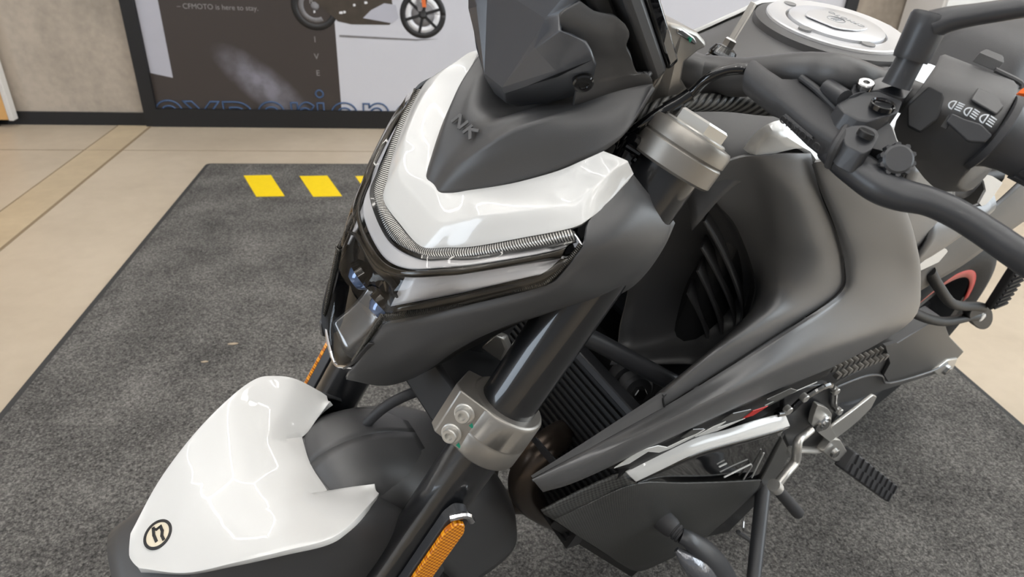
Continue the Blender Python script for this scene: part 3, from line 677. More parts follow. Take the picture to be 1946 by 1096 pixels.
# projector well: dark side box, chrome half bowl, two small lenses
x = MB(); grid(x, [fullrow(r) for r in ([(1.2754,0.0000,0.8140), (1.2762,0.0340,0.8212), (1.2780,0.0450,0.8195)], [(1.245, 0, 0.80), (1.240, 0.03, 0.795), (1.255, 0.046, 0.790)], [(1.255, 0, 0.755), (1.25, 0.028, 0.757), (1.262, 0.044, 0.765)], [(1.3059,0.0000,0.7122), (1.3083,0.0300,0.7380), (1.2958,0.0430,0.7724)])], 5, 5)
part('projector_well', x, 'poster_black', head, thick=0.002, ref=REF)
x = MB(); grid(x, [fullrow(r) for r in ([(1.262, 0, 0.795), (1.262, 0.014, 0.793), (1.262, 0.026, 0.786)], [(1.254, 0, 0.775), (1.256, 0.014, 0.774), (1.266, 0.028, 0.768)], [(1.272, 0, 0.745), (1.274, 0.012, 0.748), (1.28, 0.026, 0.752)], [(1.299, 0, 0.722), (1.299, 0.012, 0.727), (1.300, 0.026, 0.737)])], 5, 5); part('reflector_bowl', x, 'darkchrome', head, thick=0.001, ref=(1.0, 0, 0.7))
for s in (1, -1):
    x = MB(); c0 = V((1.272, 0.022 * s, 0.787)); lathe(x, c0, (0.8, 0.1 * s, -0.55), [(0, 0.013), (0.006, 0.012), (0.011, 0.008), (0.0125, 0.0)], 24); part('projector_lens', x, 'projector', head)
    x = MB(); lathe(x, c0, (0.8, 0.1 * s, -0.55), [(-0.004, 0.015), (0.003, 0.0155), (0.003, 0.0135), (-0.004, 0.0135)], 24); part('lens_ring', x, 'gloss', head)
# clear outer cover: over the bands and down to the chin
x = MB()
G0 = [(1.2624,0.0000,0.8427), (1.2577,0.0430,0.8542), (1.2436,0.0640,0.8624), (1.2303,0.0790,0.8701), (1.2045,0.1060,0.8896), (1.1874,0.1190,0.8985), (1.1777,0.1260,0.9037)]
def puff(r, d): return [tuple(V(p) + (V(p) - V((1.05, 0, 0.80))).normalized() * d) for p in r]
grid(x, [fullrow(r) for r in (puff(G0, 0.001), puff(Bb, 0.004), puff(Bc, 0.004), puff([tuple((V(a) + V(b)) / 2) for a, b in zip(Bc, Bd)], 0.004), puff(E3, 0.002))], 5, 4)
part('clear_cover', x, 'glass', head, ref=REF)
x = MB()
grid(x, [fullrow(r) for r in ([tuple(V(E3[0]) + V((0.003, 0, 0))), (1.2850,0.0300,0.7892), (1.2841,0.0460,0.7931)], [(1.2985,0.0000,0.7508), (1.2935,0.0280,0.7549), (1.2909,0.0440,0.7787)], [(1.3048,0.0000,0.7273), (1.3010,0.0260,0.7375), (1.2988,0.0400,0.7599)], [(1.3079,0.0000,0.7117), (1.3072,0.0180,0.7246), (1.3048,0.0330,0.7374)])], 5, 4)
lab(part('clear_chin', x, 'glass', head, ref=REF), 'clear chin of the headlight cover')
x = MB(); tube(x, [mir((1.3048,0.0330,0.7374)), mir((1.3072,0.0180,0.7246)), (1.3079,0.0000,0.7117), (1.3072,0.0180,0.7246), (1.3048,0.0330,0.7374)], 0.0016, 6, n=3); part('chin_rim', x, 'chrome', head)
x = MB(); tube(x, [mir((1.3048,0.0330,0.7374)), mir((1.2854,0.0460,0.7931)), mir((1.2806,0.0510,0.7979)), mir((1.2455,0.0835,0.8258)), mir((1.2049,0.1220,0.8629)), mir((1.1781,0.1310,0.8913))], 0.0022, 6, n=4); part('cover_edge', x, 'brown', head)
# headlight side shells
for s in (1, -1):
    q = lambda p: p if s > 0 else mir(p)
    x = MB(); rows = [[(1.3058,0.0330,0.7359), (1.2844,0.0460,0.7915), (1.2513,0.0780,0.8210), (1.2179,0.1120,0.8525), (1.1947,0.1280,0.8689), (1.1873,0.1310,0.8789), (1.1754,0.1330,0.9019), (1.1663,0.1230,0.9155), (1.1426,0.1170,0.9265), (1.1215,0.1110,0.9382)],
        [(1.3080,0.0350,0.7349), (1.2833,0.0510,0.7778), (1.2490,0.0840,0.8130), (1.2145,0.1170,0.8450), (1.1841,0.1330,0.8645), (1.1729,0.1360,0.8784), (1.1535,0.1390,0.8971), (1.1404,0.1360,0.9106), (1.1217,0.1280,0.9184), (1.1023,0.1180,0.9194)],
        [(1.3090,0.0340,0.7297), (1.2798,0.0470,0.7414), (1.2434,0.0800,0.7824), (1.2026,0.1100,0.8197), (1.1633,0.1270,0.8414), (1.1370,0.1320,0.8478), (1.1128,0.1360,0.8671), (1.0977,0.1350,0.8831), (1.0866,0.1300,0.8953), (1.0789,0.1220,0.9003)],
        [(1.3092,0.0300,0.7205), (1.2688,0.0280,0.6917), (1.2365,0.0400,0.7077), (1.2079,0.0700,0.7688), (1.1658,0.0980,0.8022), (1.1336,0.1140,0.8175), (1.1053,0.1240,0.8285), (1.0931,0.1300,0.8487), (1.0827,0.1310,0.8754), (1.0733,0.1260,0.8936)]]
    grid(x, [[q(p) for p in r] for r in rows], 4, 5); part('headlight_shell', x, 'black', thick=0.003, bevel=0.001, ref=REF)
    # floor of the shell behind the chin
    x = MB(); slab(x, [q(p) for p in ((1.3092,0.0300,0.7205), (1.2688,0.0280,0.6917), (1.2365,0.0400,0.7077), (1.2079,0.0700,0.7688), (1.1658,0.0980,0.8022), (1.15, 0.09, 0.80), (1.17, 0.02, 0.74), (1.27, 0.01, 0.70))], (0, 0, 0.004)); part('shell_floor', x, 'dark')

# ---------------- white nose cowl
x = MB()
W0 = [(1.2506,0.0000,0.8499), (1.2503,0.0350,0.8528), (1.2382,0.0540,0.8619), (1.2259,0.0710,0.8716), (1.2028,0.0960,0.8908), (1.1773,0.1180,0.9083), (1.1649,0.1220,0.9168), (1.1496,0.1190,0.9228), (1.1345,0.1150,0.9299), (1.1219,0.1110,0.9391)]
W1 = [(1.2356,0.0000,0.8712), (1.2357,0.0360,0.8736), (1.2243,0.0530,0.8850), (1.2139,0.0680,0.8957), (1.1872,0.0940,0.9120), (1.1708,0.1050,0.9199), (1.1595,0.1080,0.9289), (1.1470,0.1080,0.9362), (1.1364,0.1070,0.9433), (1.1242,0.1060,0.9459)]
W2 = [(1.2238,0.0000,0.8839), (1.2240,0.0130,0.8838), (1.2149,0.0230,0.8895), (1.2071,0.0330,0.8954), (1.1863,0.0510,0.9074), (1.1665,0.0680,0.9220), (1.1569,0.0760,0.9303), (1.1500,0.0820,0.9378), (1.1442,0.0870,0.9440), (1.1380,0.0910,0.9495)]
Wi = [tuple(V(p) + V((-0.02, 0, -0.012))) for p in W2]
grid(x, [fullrow(r) for r in (W0, [tuple(V(a).lerp(V(b), 0.85) + V((0.0012, 0, 0.0006))) for a, b in zip(W0, W1)], [tuple(V(a).lerp(V(b), 0.15) + V((0.0004, 0, 0.001))) for a, b in zip(W1, W2)], W2)], 5, 5)
lab(part('nose_cowl', x, 'white', thick=0.005, bevel=0.0012, ref=REF, sharp=60), 'gloss white V-shaped nose cowl above the headlight')

# ---------------- black centre cowl with moulded letters
x = MB()
N0 = [(1.2237,-0.0000,0.8829), (1.2240,0.0130,0.8833), (1.2070,0.0330,0.8949), (1.1862,0.0510,0.9069), (1.1634,0.0700,0.9239), (1.1491,0.0810,0.9371), (1.1357,0.0900,0.9495), (1.1197,0.0910,0.9636), (1.0992,0.0830,0.9917)]
N1 = [(1.2190,0.0000,0.8928), (1.2193,0.0140,0.8961), (1.2048,0.0310,0.9136), (1.1845,0.0470,0.9318), (1.1614,0.0640,0.9491), (1.1438,0.0740,0.9599), (1.1281,0.0810,0.9689), (1.1119,0.0830,0.9767), (1.0970,0.0810,0.9918)]
N2 = [(1.2134,0.0000,0.9034), (1.2132,0.0140,0.9083), (1.2024,0.0270,0.9261), (1.1867,0.0390,0.9454), (1.1653,0.0520,0.9602), (1.1441,0.0610,0.9699), (1.1231,0.0690,0.9792), (1.1073,0.0750,0.9861), (1.0956,0.0800,0.9921)]
N3 = [(1.1846,0.0000,0.9399), (1.1853,0.0120,0.9414), (1.1780,0.0220,0.9489), (1.1667,0.0320,0.9567), (1.1528,0.0420,0.9619), (1.1401,0.0500,0.9672), (1.1289,0.0580,0.9773), (1.1132,0.0660,0.9875), (1.0996,0.0770,0.9983)]
grid(x, [fullrow(r) for r in (N0, N1, N2)], 5, 5)
grid(x, [fullrow(r) for r in (N2, [tuple(V(a).lerp(V(b), 0.5) + V((0, 0, 0.001))) for a, b in zip(N2, N3)], N3, [tuple(V(p) + V((-0.03, -0.3 * p[1], 0.0))) for p in N3], [(1.10, p[1] * 0.6, 0.965) for p in N3])], 5, 4)
cowl = part('centre_cowl', x, 'black', thick=0.003, ref=REF, sharp=60, weld=0.0004)
for s in (1, -1):
    q = lambda p: p if s > 0 else mir(p)
    # upright cheek plate beside the small shield
    x = MB(); rows = [[(1.1371,0.0500,0.9566), (1.1217,0.0550,0.9615), (1.1075,0.0610,0.9679), (1.0959,0.0670,0.9737), (1.0869,0.0730,0.9807)],
        [(1.1447,0.0560,0.9714), (1.1315,0.0620,0.9769), (1.1188,0.0680,0.9841), (1.1070,0.0740,0.9889), (1.0951,0.0800,0.9920)],
        [(1.1465,0.0570,0.9786), (1.1350,0.0630,0.9874), (1.1231,0.0690,0.9930), (1.1130,0.0750,0.9975), (1.1025,0.0790,0.9998)],
        [(1.1477,0.0570,0.9848), (1.1360,0.0630,0.9923), (1.1254,0.0680,0.9963), (1.1180,0.0730,0.9990), (1.1104,0.0760,1.0004)],
        [(1.1541,0.0570,1.0028), (1.1416,0.0630,1.0074), (1.1320,0.0670,1.0084), (1.1251,0.0710,1.0099), (1.1196,0.0750,1.0115)],
        [(1.1705,0.0570,1.0264), (1.1550,0.0630,1.0194), (1.1440,0.0670,1.0188), (1.1330,0.0700,1.0186), (1.1260,0.0740,1.0194)],
        [(1.1749,0.0570,1.0370), (1.1611,0.0630,1.0327), (1.1479,0.0680,1.0287), (1.1363,0.0710,1.0286), (1.1272,0.0750,1.0285)],
        [(1.1630,0.0600,1.0460), (1.1541,0.0640,1.0414), (1.1461,0.0670,1.0401), (1.1395,0.0700,1.0392), (1.1316,0.0730,1.0347)]]
    grid(x, [[q(p) for p in r] for r in rows], 4, 4); part('cheek_plate', x, 'black', cowl, thick=0.004, bevel=0.001, ref=(1.1, 0, 0.97))
# letters on the ridge
lx = (V((1.2027,0.0220,0.9355)) - V((1.1969,-0.0200,0.9299))).normalized()
def letter(pts, name):
    m = MB(); o = V((1.1986,0.0000,0.9300)); xa = V((0, 1, 0)); ya = (V((1.1846,0.0000,0.9399)) - V((1.2134,0.0000,0.9034))).normalized(); nz = xa.cross(ya).normalized()
    if nz.z < 0: nz = -nz
    for a, b, w in pts:
        a = (a[0] * .85, a[1] * .85); b = (b[0] * .85, b[1] * .85)
        A = o + xa * a[0] + ya * a[1] + nz * 0.0006; B_ = o + xa * b[0] + ya * b[1] + nz * 0.0006; d = (B_ - A).normalized(); n = nz.cross(d) * w / 2
        slab(m, [A - n, B_ - n, B_ + n, A + n], nz * 0.0014)
    return part(name, m, 'poster_mid2', cowl, bevel=0.0003)
M['poster_mid2'] = mat('moulded_letter', rgb(100, 100, 101), 0.3)
letter([((-0.021, -0.0055), (-0.017, 0.0055), 0.0028), ((-0.017, 0.0055), (-0.007, -0.0055), 0.0028), ((-0.007, -0.0055), (-0.003, 0.0055), 0.0028)], 'moulded_letter')
letter([((0.001, -0.0055), (0.005, 0.0055), 0.0028), ((0.003, 0.0), (0.016, 0.0055), 0.0026), ((0.006, 0.001), (0.014, -0.0055), 0.0028)], 'moulded_letter')

# ---------------- small faceted shield in front of the instrument
x = MB()
TL = (1.1810,0.0130,0.9680); K1 = (1.1741,0.0320,1.0107); K2 = (1.1723,0.0380,1.0277); K3 = (1.1620,0.0520,1.0575); K4 = (1.1648,0.0580,1.0812)
def face(mb, pts, s):
    P = [p if s > 0 else mir(p) for p in pts]; mb.add(P, [tuple(range(len(P)))])
for s in (1, -1):
    face(x, [(1.1783,0.0400,1.0089), (1.1769,0.0610,1.0282), (1.1705,0.0660,1.0263), (1.1642,0.0740,1.0249), (1.1619,0.0780,1.0203), (1.1727,0.0600,1.0003)], s)      # upper cheek facet
    face(x, [TL, (1.1783,0.0400,1.0089), (1.1727,0.0600,1.0003)], s)                                          # lower cheek facet
    face(x, [TL, K1, K2, (1.1715,0.0420,1.0202), (1.1783,0.0400,1.0089)], s)                                   # groove
    face(x, [K2, (1.1697,0.0490,1.0339), (1.1769,0.0610,1.0282), (1.1783,0.0400,1.0089), (1.1715,0.0420,1.0202)], s)
    face(x, [K2, K3, (1.1599,0.0550,1.0452), (1.1697,0.0490,1.0339)], s)
    face(x, [K3, K4, (1.1561,0.0680,1.0688), (1.1599,0.0550,1.0452)], s)
    face(x, [TL, (1.1727,0.0600,1.0003), (1.1619,0.0780,1.0203), (1.1592,0.0800,1.0152), (1.1692,0.0600,0.9955), (1.1764,0.0360,0.9786), (1.1789,0.0140,0.9632)], s)   # rim
    face(x, [(1.1789,0.0140,0.9632), (1.1764,0.0360,0.9786), (1.1692,0.0600,0.9955), (1.1592,0.0800,1.0152), (1.1494,0.0740,1.0077), (1.1413,0.0660,0.9941), (1.1435,0.0520,0.9744), (1.1535,0.0360,0.9622), (1.1667,0.0180,0.9543), (1.1716,0.0080,0.9519)], s)   # under lip
x.add([mir(TL), TL, K1, mir(K1)], [(0, 1, 2, 3)]); x.add([mir(K1), K1, K2, mir(K2)], [(0, 1, 2, 3)]); x.add([mir(K2), K2, K3, mir(K3)], [(0, 1, 2, 3)]); x.add([mir(K3), K3, K4, mir(K4)], [(0, 1, 2, 3)])
a, b = (1.1789,0.0140,0.9632), (1.1716,0.0080,0.9519)
x.add([mir(TL), TL, a, mir(a)], [(0, 1, 2, 3)]); x.add([mir(a), a, b, mir(b)], [(0, 1, 2, 3)])
sh = part('flyscreen', x, 'shield', thick=0.003, bevel=0.0012, ref=(1.08, 0, 0.97), weld=0.0005, sharp=12)
for s in (1, -1):
    q = lambda p: p if s > 0 else mir(p)
    x = MB(); c0 = V(q((1.1522,0.0680,0.9932))); lathe(x, c0, (0.42, 0.85 * s, -0.28), [(-0.004, 0.0075), (0.0015, 0.0075), (0.0025, 0.0065), (0.0025, 0.0040), (0.0012, 0.0036), (0.0012, 0)], 28); part('screw', x, 'gloss', sh)

# ---------------- instrument display
A0 = V((1.0660,0.0750,1.0029)); A1 = V((1.1060,0.0750,1.0506)); up = (A1 - A0).normalized(); back = V((1.0858,0.0750,0.9898)) - A0
back = (back - up * back.dot(up)); 
ctr = lambda p: V((p.x, 0, p.z))
H_ = up * 0.105; half = V((0, 0.075, 0))
x = MB(); o0 = ctr(A0)
slab(x, corner_round([o0 + half, o0 - half, o0 - half + H_, o0 + half + H_], 0.08, 3), back * 0.42); ds = part('instrument', x, 'display', bevel=0.002)
x = MB(); o1 = o0 + back * 0.43
slab(x, corner_round([o1 + half * 0.99, o1 - half * 0.99, o1 - half * 0.99 + H_, o1 + half * 0.99 + H_], 0.08, 3), back * 0.60); part('instrument_case', x, 'black', ds, bevel=0.004)
x = MB(); o2 = o0 + back * 1.05 + up * 0.01
slab(x, [o2 + half * 0.8, o2 - half * 0.8, o2 - half * 0.8 + H_ * 0.9, o2 + half * 0.8 + H_ * 0.9], back * 0.7); part('instrument_mount', x, 'dark', ds, bevel=0.004)

# ---------------- handlebar, risers, key
BARL = [(1.0176,0.0500,0.9817), (1.0121,0.0640,0.9849), (1.0105,0.0900,0.9942), (1.0140,0.1150,1.0074), (1.0149,0.1350,1.0184), (1.0139,0.1500,1.0250), (1.0125,0.1680,1.0303), (0.9900,0.1824,1.0262), (0.9750,0.2129,1.0256), (0.9580,0.2439,1.0222), (0.9420,0.2713,1.0156), (0.9220,0.3123,1.0091)]
x = MB(); rr = [0.0155, 0.0155, 0.0150, 0.0140, 0.0132, 0.0128, 0.0125, 0.0118, 0.011, 0.011, 0.011, 0.011]
tube(x, fullrow([(1.020, 0.0, 0.978)] + BARL), list(reversed(rr)) + [0.0155] + rr, 24, n=5); bar = part('handlebar', x, 'black')
for s in (1, -1):
    q = lambda p: p if s > 0 else mir(p)
    x = MB(); out = [q(p) for p in ((1.0814,0.0660,1.0309), (1.0644,0.0660,1.0276), (1.0470,0.0660,1.0223), (1.0351,0.0660,1.0151), (1.0306,0.0660,1.0097), (1.0398,0.0660,1.0073), (1.0510,0.0660,0.9991), (1.0480,0.0660,0.9858), (1.0270,0.0660,0.9678), (1.0356,0.0660,0.9623), (1.0585,0.0660,0.9626), (1.0628,0.0500,0.9555), (1.0782,0.0660,0.9800), (1.0742,0.0660,0.9923), (1.0777,0.0660,1.0089))]
    slab(x, out, (0, -0.044 * s, 0)); ris = part('bar_riser', x, 'silver', bar, bevel=0.003)
    x = MB(); slab(x, [q(p) for p in ((1.0717,0.0670,1.0267), (1.0664,0.0670,1.0261), (1.0512,0.0670,1.0193), (1.0456,0.0670,1.0148), (1.0476,0.0670,1.0129), (1.0713,0.0670,1.0231))], (0, -0.022 * s, 0.0012)); part('riser_recess', x, 'steel', bar, bevel=0.001)
    if s > 0:
        x = MB(); slab(x, [(1.0573,0.0678,1.0177), (1.0551,0.0678,1.0190), (1.0537,0.0678,1.0175), (1.0556,0.0678,1.0157)], (0.0004, 0.0002, 0.001)); lab(part('paint_mark', x, 'green', bar), 'green paint mark')
# ignition lock and key
kd = (V((0.9278,0.0120,1.0069)) - V((0.9385,0.0120,0.9787))).normalized(); k0 = V((0.9379,0.0120,0.9777))
x = MB(); lathe(x, k0 - kd * 0.030, kd, [(0, 0.014), (0.022, 0.014), (0.026, 0.011), (0.026, 0)], 28); lock = part('ignition_lock', x, 'gloss', bike)
x = MB(); lathe(x, k0 - kd * 0.006, kd, [(0, 0.0125), (0.004, 0.0135), (0.010, 0.011), (0.012, 0.007)], 20); part('lock_cap', x, 'clearplastic', lock)
x = MB(); lathe(x, k0, kd, [(0, 0.0062), (0.012, 0.0062), (0.0135, 0.005), (0.0135, 0)], 6); part('lock_collar', x, 'steel', lock, sharp=20)
x = MB(); box(x, k0 + kd * 0.030, kd * 0.018, V((0, 0.0030, 0)), kd.cross(V((0, 1, 0))).normalized() * 0.0016); lab(part('key_blade', x, 'alu', lock, bevel=0.0006), 'bright steel key')

# cables from the clutch perch to behind the cowl
x = MB(); tube(x, [(1.0400,0.1227,1.0156), (1.0480,0.1180,1.0158), (1.0559,0.1080,1.0111), (1.0625,0.1000,1.0018), (1.0665,0.0930,0.9872), (1.0806,0.0860,0.9737), (1.0945,0.0800,0.9599), (1.0957,0.0700,0.9433), (1.0849,0.0550,0.9156)], 0.0040, 12, n=5); part('clutch_cable', x, 'gloss')
x = MB(); tube(x, [(1.0665,0.0930,0.9872), (1.0727,0.0900,0.9802), (1.0804,0.0860,0.9732)], 0.0055, 12, n=3); part('cable_sleeve', x, 'gloss')
x = MB(); tube(x, [(0.9699,0.1250,0.9804), (0.9846,0.1050,0.9735), (1.0057,0.0880,0.9711), (1.0289,0.0820,0.9713), (1.0526,0.0770,0.9711), (1.0736,0.0720,0.9662), (1.0851,0.0660,0.9545), (1.0841,0.0550,0.9301)], 0.0072, 14, n=5)
M['braid'] = uv_wave('braided_sleeve', rgb(14, 14, 15), rgb(92, 92, 90), 90, 0.4, 0.0, 0.8, 0.0008, 'DIAGONAL'); part('wire_harness', x, 'braid')
for (a, b, r) in (((1.0969,0.0850,0.9340), (1.0915,0.0920,0.9285), 0.004), ((1.1089,0.0830,0.9461), (1.0988,0.0900,0.9407), 0.003), ((1.1064,0.0850,0.9526), (1.0867,0.0900,0.9397), 0.005)):
    x = MB(); tube(x, [a, b], r, 10, smooth=False); part('cable_clip', x, 'gloss')

# clutch perch: rubber boot, lever, clamp, mirror
def sring(cn_, av, dv, e, n=24):
    out = []
    for k in range(n):
        t = 2 * math.pi * k / n; cx_, sx_ = math.cos(t), math.sin(t)
        out.append(cn_ + av * math.copysign(abs(cx_) ** e, cx_) + dv * math.copysign(abs(sx_) ** e, sx_))
    return out
def quad_ring(tb, tf, bf, e):
    tb, tf, bf = V(tb), V(tf), V(bf); bb = tb + (bf - tf); return sring((tb + tf + bf + bb) / 4, (tb + bb - tf - bf) / 4 * 1.12, (tb + tf - bb - bf) / 4 * 1.12, e)
def loft(mb, rings):
    m = len(rings[0]); mb.add([p for r in rings for p in r], [(i * m + k, i * m + (k + 1) % m, (i + 1) * m + (k + 1) % m, (i + 1) * m + k) for i in range(len(rings) - 1) for k in range(m)] + [tuple(reversed(range(m))), tuple((len(rings) - 1) * m + k for k in range(m))]); return mb
q2 = quad_ring((1.0270,0.1467,1.0201), (1.0530,0.1568,1.0116), (1.0480,0.1597,0.9962), 0.55)
q3 = quad_ring((1.0270,0.1712,1.0163), (1.0520,0.1835,1.0071), (1.0480,0.1868,0.9900), 0.5)
q4 = quad_ring((1.0290,0.1937,1.0117), (1.0500,0.2035,1.0046), (1.0460,0.2059,0.9866), 0.5)
c0, c1, c2 = V((1.0460,0.1220,1.0115)), V((1.0440,0.1345,1.0090)), V((1.0420,0.1476,1.0068))
ctr2 = sum(q2, V((0, 0, 0))) / len(q2); av = (q2[0] - ctr2).normalized() * 0.0122; dv = (q2[6] - ctr2); dv = (dv - av.normalized() * dv.dot(av.normalized())).normalized() * 0.0122
x = MB(); loft(x, [sring(c0, av * 0.93, dv * 0.93, 1.0), sring(c0.lerp(c1, 0.15), av, dv, 1.0), sring(c1, av, dv, 1.0), sring(c2, av * 1.02, dv * 1.02, 0.95), q2, q3, q4]); boot = part('lever_boot', x, 'rubber', sharp=50)
x = MB(); tube(x, [(1.0290,0.1500,1.0217), (1.0290,0.1662,1.0192), (1.0290,0.1832,1.0146), (1.0320,0.1968,1.0124), (1.0440,0.2038,1.0084), (1.0520,0.2072,1.0006), (1.0480,0.2073,0.9868)], [0.0024, 0.0026, 0.0028, 0.0030, 0.0034, 0.0036, 0.0032], 10, n=4); part('boot_rim', x, 'rubber', boot)
x = MB(); tube(x, [(1.0535,0.1651,1.0033), (1.0530,0.1780,1.0008), (1.0520,0.1896,0.9985)], 0.0016, 8, n=3); part('boot_rib', x, 'rubber', boot)
tm = basis((1.0545,0.1626,0.9989), V((1.0535,0.1894,0.9948)) - V((1.0545,0.1626,0.9989)), (0.25, -0.1, 1)); textmesh('boot_lettering', 'CFMOTO', 0.0078, 'rubber', boot, tm, extrude=0.0003, spacing=1.2)

lv = MB()
LP = [(1.0360,0.1971,0.9935), (1.0380,0.2095,0.9920), (1.0380,0.2211,0.9904), (1.0380,0.2393,0.9887), (1.0350,0.2520,0.9891), (1.0280,0.2656,0.9913), (1.0200,0.2802,0.9901), (1.0120,0.2975,0.9863), (1.0050,0.3155,0.9817), (0.9900,0.3386,0.9737)]
tube(lv, LP, [0.0118, 0.0126, 0.0130, 0.0130, 0.0118, 0.0105, 0.0104, 0.0105, 0.0108, 0.011], 20, n=5, flat=0.85); lever = part('clutch_lever', lv, 'satin')
x = MB(); slab(x, corner_round([(1.0450,0.2025,1.0112), (1.0420,0.2053,1.0145), (1.0380,0.2114,1.0175), (1.0350,0.2181,1.0173), (1.0370,0.2228,1.0151), (1.0450,0.2262,1.0096), (1.0500,0.2246,1.0055), (1.0520,0.2120,1.0056)], 0.3, 3), (0.002, 0.0, -0.014)); part('lever_head', x, 'satin', lever, bevel=0.002)
x = MB(); c0 = V((1.0430,0.2165,1.0156)); lathe(x, c0 - V((0, 0, 0.003)), (-0.12, 0.05, 1), [(0, 0.0052), (0.0035, 0.0052), (0.0040, 0.0047), (0.0040, 0)], 28); part('pivot_bolt', x, 'dark', lever)
x = MB()
cw = V((1.0340,0.2382,1.0063))
for k in range(12):
    a = 2 * math.pi * k / 12
lathe(x, cw, (0.62, 0.5, 0.55), [(-0.004, 0.005), (-0.004, 0.0092), (0.003, 0.0092), (0.004, 0.0078), (0.004, 0)], 24)
for k in range(10):
    a = 2 * math.pi * k / 10; ux, uy, ud = frame_of((0.62, 0.5, 0.55)); p = cw + (ux * math.cos(a) + uy * math.sin(a)) * 0.0092
    tube(x, [p - ud * 0.004, p + ud * 0.003], 0.0018, 6, smooth=False)
part('adjuster_wheel', x, 'satin', lever)
# perch plate
x = MB(); slab(x, corner_round([(1.0350,0.1856,1.0197), (1.0250,0.1875,1.0250), (1.0200,0.1924,1.0295), (1.0150,0.1982,1.0321), (1.0050,0.2112,1.0299), (1.0150,0.2164,1.0267), (1.0220,0.2156,1.0248), (1.0350,0.2108,1.0195), (1.0380,0.2057,1.0183), (1.0400,0.1958,1.0193)], 0.2, 3), (0.004, 0.0, -0.016)); perch = part('lever_perch', x, 'satin', bevel=0.002)
x = MB(); c0 = V((1.0225,0.2083,1.0280)); nd = V((0.12, 0.02, 1)).normalized(); lathe(x, c0 - nd * 0.002, nd, [(0, 0.0078), (0.0030, 0.0078), (0.0034, 0.0072), (0.0024, 0.0066), (0.0018, 0.0)], 32); part('perch_screw', x, 'gloss', perch)
x = MB(); ux, uy, ud = frame_of(nd); box(x, c0 + nd * 0.0006, (ux * 0.7 + uy * 0.7) * 0.0052, (ux * -0.7 + uy * 0.7) * 0.0008, nd * 0.0008); part('screw_slot', x, 'steel', perch)
x = MB(); tube(x, [(1.0250,0.1691,1.0226), (1.0300,0.1867,1.0229)], 0.006, 12, smooth=False); part('perch_arm', x, 'satin', perch)
x = MB(); slab(x, corner_round([(1.0300,0.1976,1.0101), (1.0200,0.2147,1.0197), (1.0200,0.2192,1.0179), (1.0220,0.2344,1.0064), (1.0240,0.2425,1.0012), (1.0320,0.2262,1.0060), (1.0350,0.2214,1.0056)], 0.2, 3), (-0.008, 0, -0.012)); part('lever_bracket', x, 'satin', perch, bevel=0.002)
x = MB(); slab(x, corner_round([(1.0120,0.1786,1.0305), (1.0050,0.1789,1.0323), (1.0000,0.1837,1.0349), (0.9900,0.1804,1.0379), (0.9850,0.1810,1.0392), (0.9780,0.2016,1.0370), (0.9850,0.2046,1.0346), (1.0000,0.2091,1.0300), (1.0120,0.1959,1.0313), (1.0250,0.1909,1.0287), (1.0280,0.1877,1.0244)], 0.15, 3), (0.004, 0.0, -0.020)); mc = part('mirror_clamp', x, 'satin', bevel=0.0025)
x = MB(); c0 = V((1.0170,0.1888,1.0331)); nd = V((0.25, 0.06, 0.96)).normalized(); lathe(x, c0 - nd * 0.003, nd, [(0, 0.0054), (0.0035, 0.0054), (0.0042, 0.0048), (0.0042, 0.0022), (0.002, 0.002), (0.002, 0)], 28); part('clamp_bolt', x, 'steel', mc)
# mirror stem, sleeve and arm
s0, s1, s2 = V((1.0030,0.2010,1.0379)), V((1.0000,0.1996,1.0563)), V((0.9950,0.1961,1.0820))
x = MB(); tube(x, [s0 - (s1 - s0) * 0.12, s0, s1], [0.0092, 0.0088, 0.0085], 22, smooth=False); stem = part('mirror_stem', x, 'satin')
x = MB(); d_ = (s2 - s1).normalized(); tl_ = (s2 - s1).length
lathe(x, s1 - d_ * 0.004, d_, [(0, 0.0085), (0, 0.0105), (0.003, 0.0112), (tl_ * 0.7, 0.0118), (tl_ * 1.0, 0.0120), (tl_ * 1.08, 0.0110), (tl_ * 1.085, 0)], 32); part('mirror_sleeve', x, 'satin', stem)
x = MB(); lathe(x, s1 - d_ * 0.004, d_, [(tl_ * 1.07, 0.0098), (tl_ * 1.095, 0.0098), (tl_ * 1.10, 0.009), (tl_ * 1.10, 0)], 32); part('sleeve_cap', x, 'rubber', stem)
x = MB(); tube(x, [(0.9960,0.1999,1.0745), (0.9920,0.2060,1.0801), (0.9850,0.2148,1.0856), (0.9770,0.2253,1.0916), (0.9700,0.2337,1.0965), (0.9500,0.2519,1.1071)], [0.0115, 0.0095, 0.0082, 0.0078, 0.0076, 0.0075], 18, n=4, flat=0.8); part('mirror_arm', x, 'satin', stem)

# switch housing: cross-sections along the bar, each a closed ring
I_ = [(0.9520,0.1971,1.0518), (0.9650,0.2009,1.0493), (0.9840,0.2084,1.0407), (0.9920,0.2098,1.0328), (0.9960,0.2094,1.0259), (0.9920,0.2086,1.0061), (0.9820,0.2240,0.9901), (0.9680,0.2406,0.9770)]
O_ = [(0.9380,0.2441,1.0499), (0.9450,0.2480,1.0488), (0.9580,0.2533,1.0446), (0.9680,0.2572,1.0373), (0.9730,0.2592,1.0273), (0.9720,0.2583,1.0136), (0.9660,0.2568,0.9979), (0.9550,0.2530,0.9805)]
def back_ring(R_): 
    a, b = V(R_[-1]), V(R_[0]); return [tuple(p) for p in (a + V((-0.020, 0.004, -0.004)), a.lerp(b, 0.33) + V((-0.030, 0.006, 0)), a.lerp(b, 0.7) + V((-0.024, 0.006, 0)))]
Ra, Rb = I_ + back_ring(I_), O_ + back_ring(O_)
x = MB(); n = len(Ra); mids = [[tuple(V(a).lerp(V(b), t)) for a, b in zip(Ra, Rb)] for t in (0, 0.06, 0.5, 0.94, 1)]
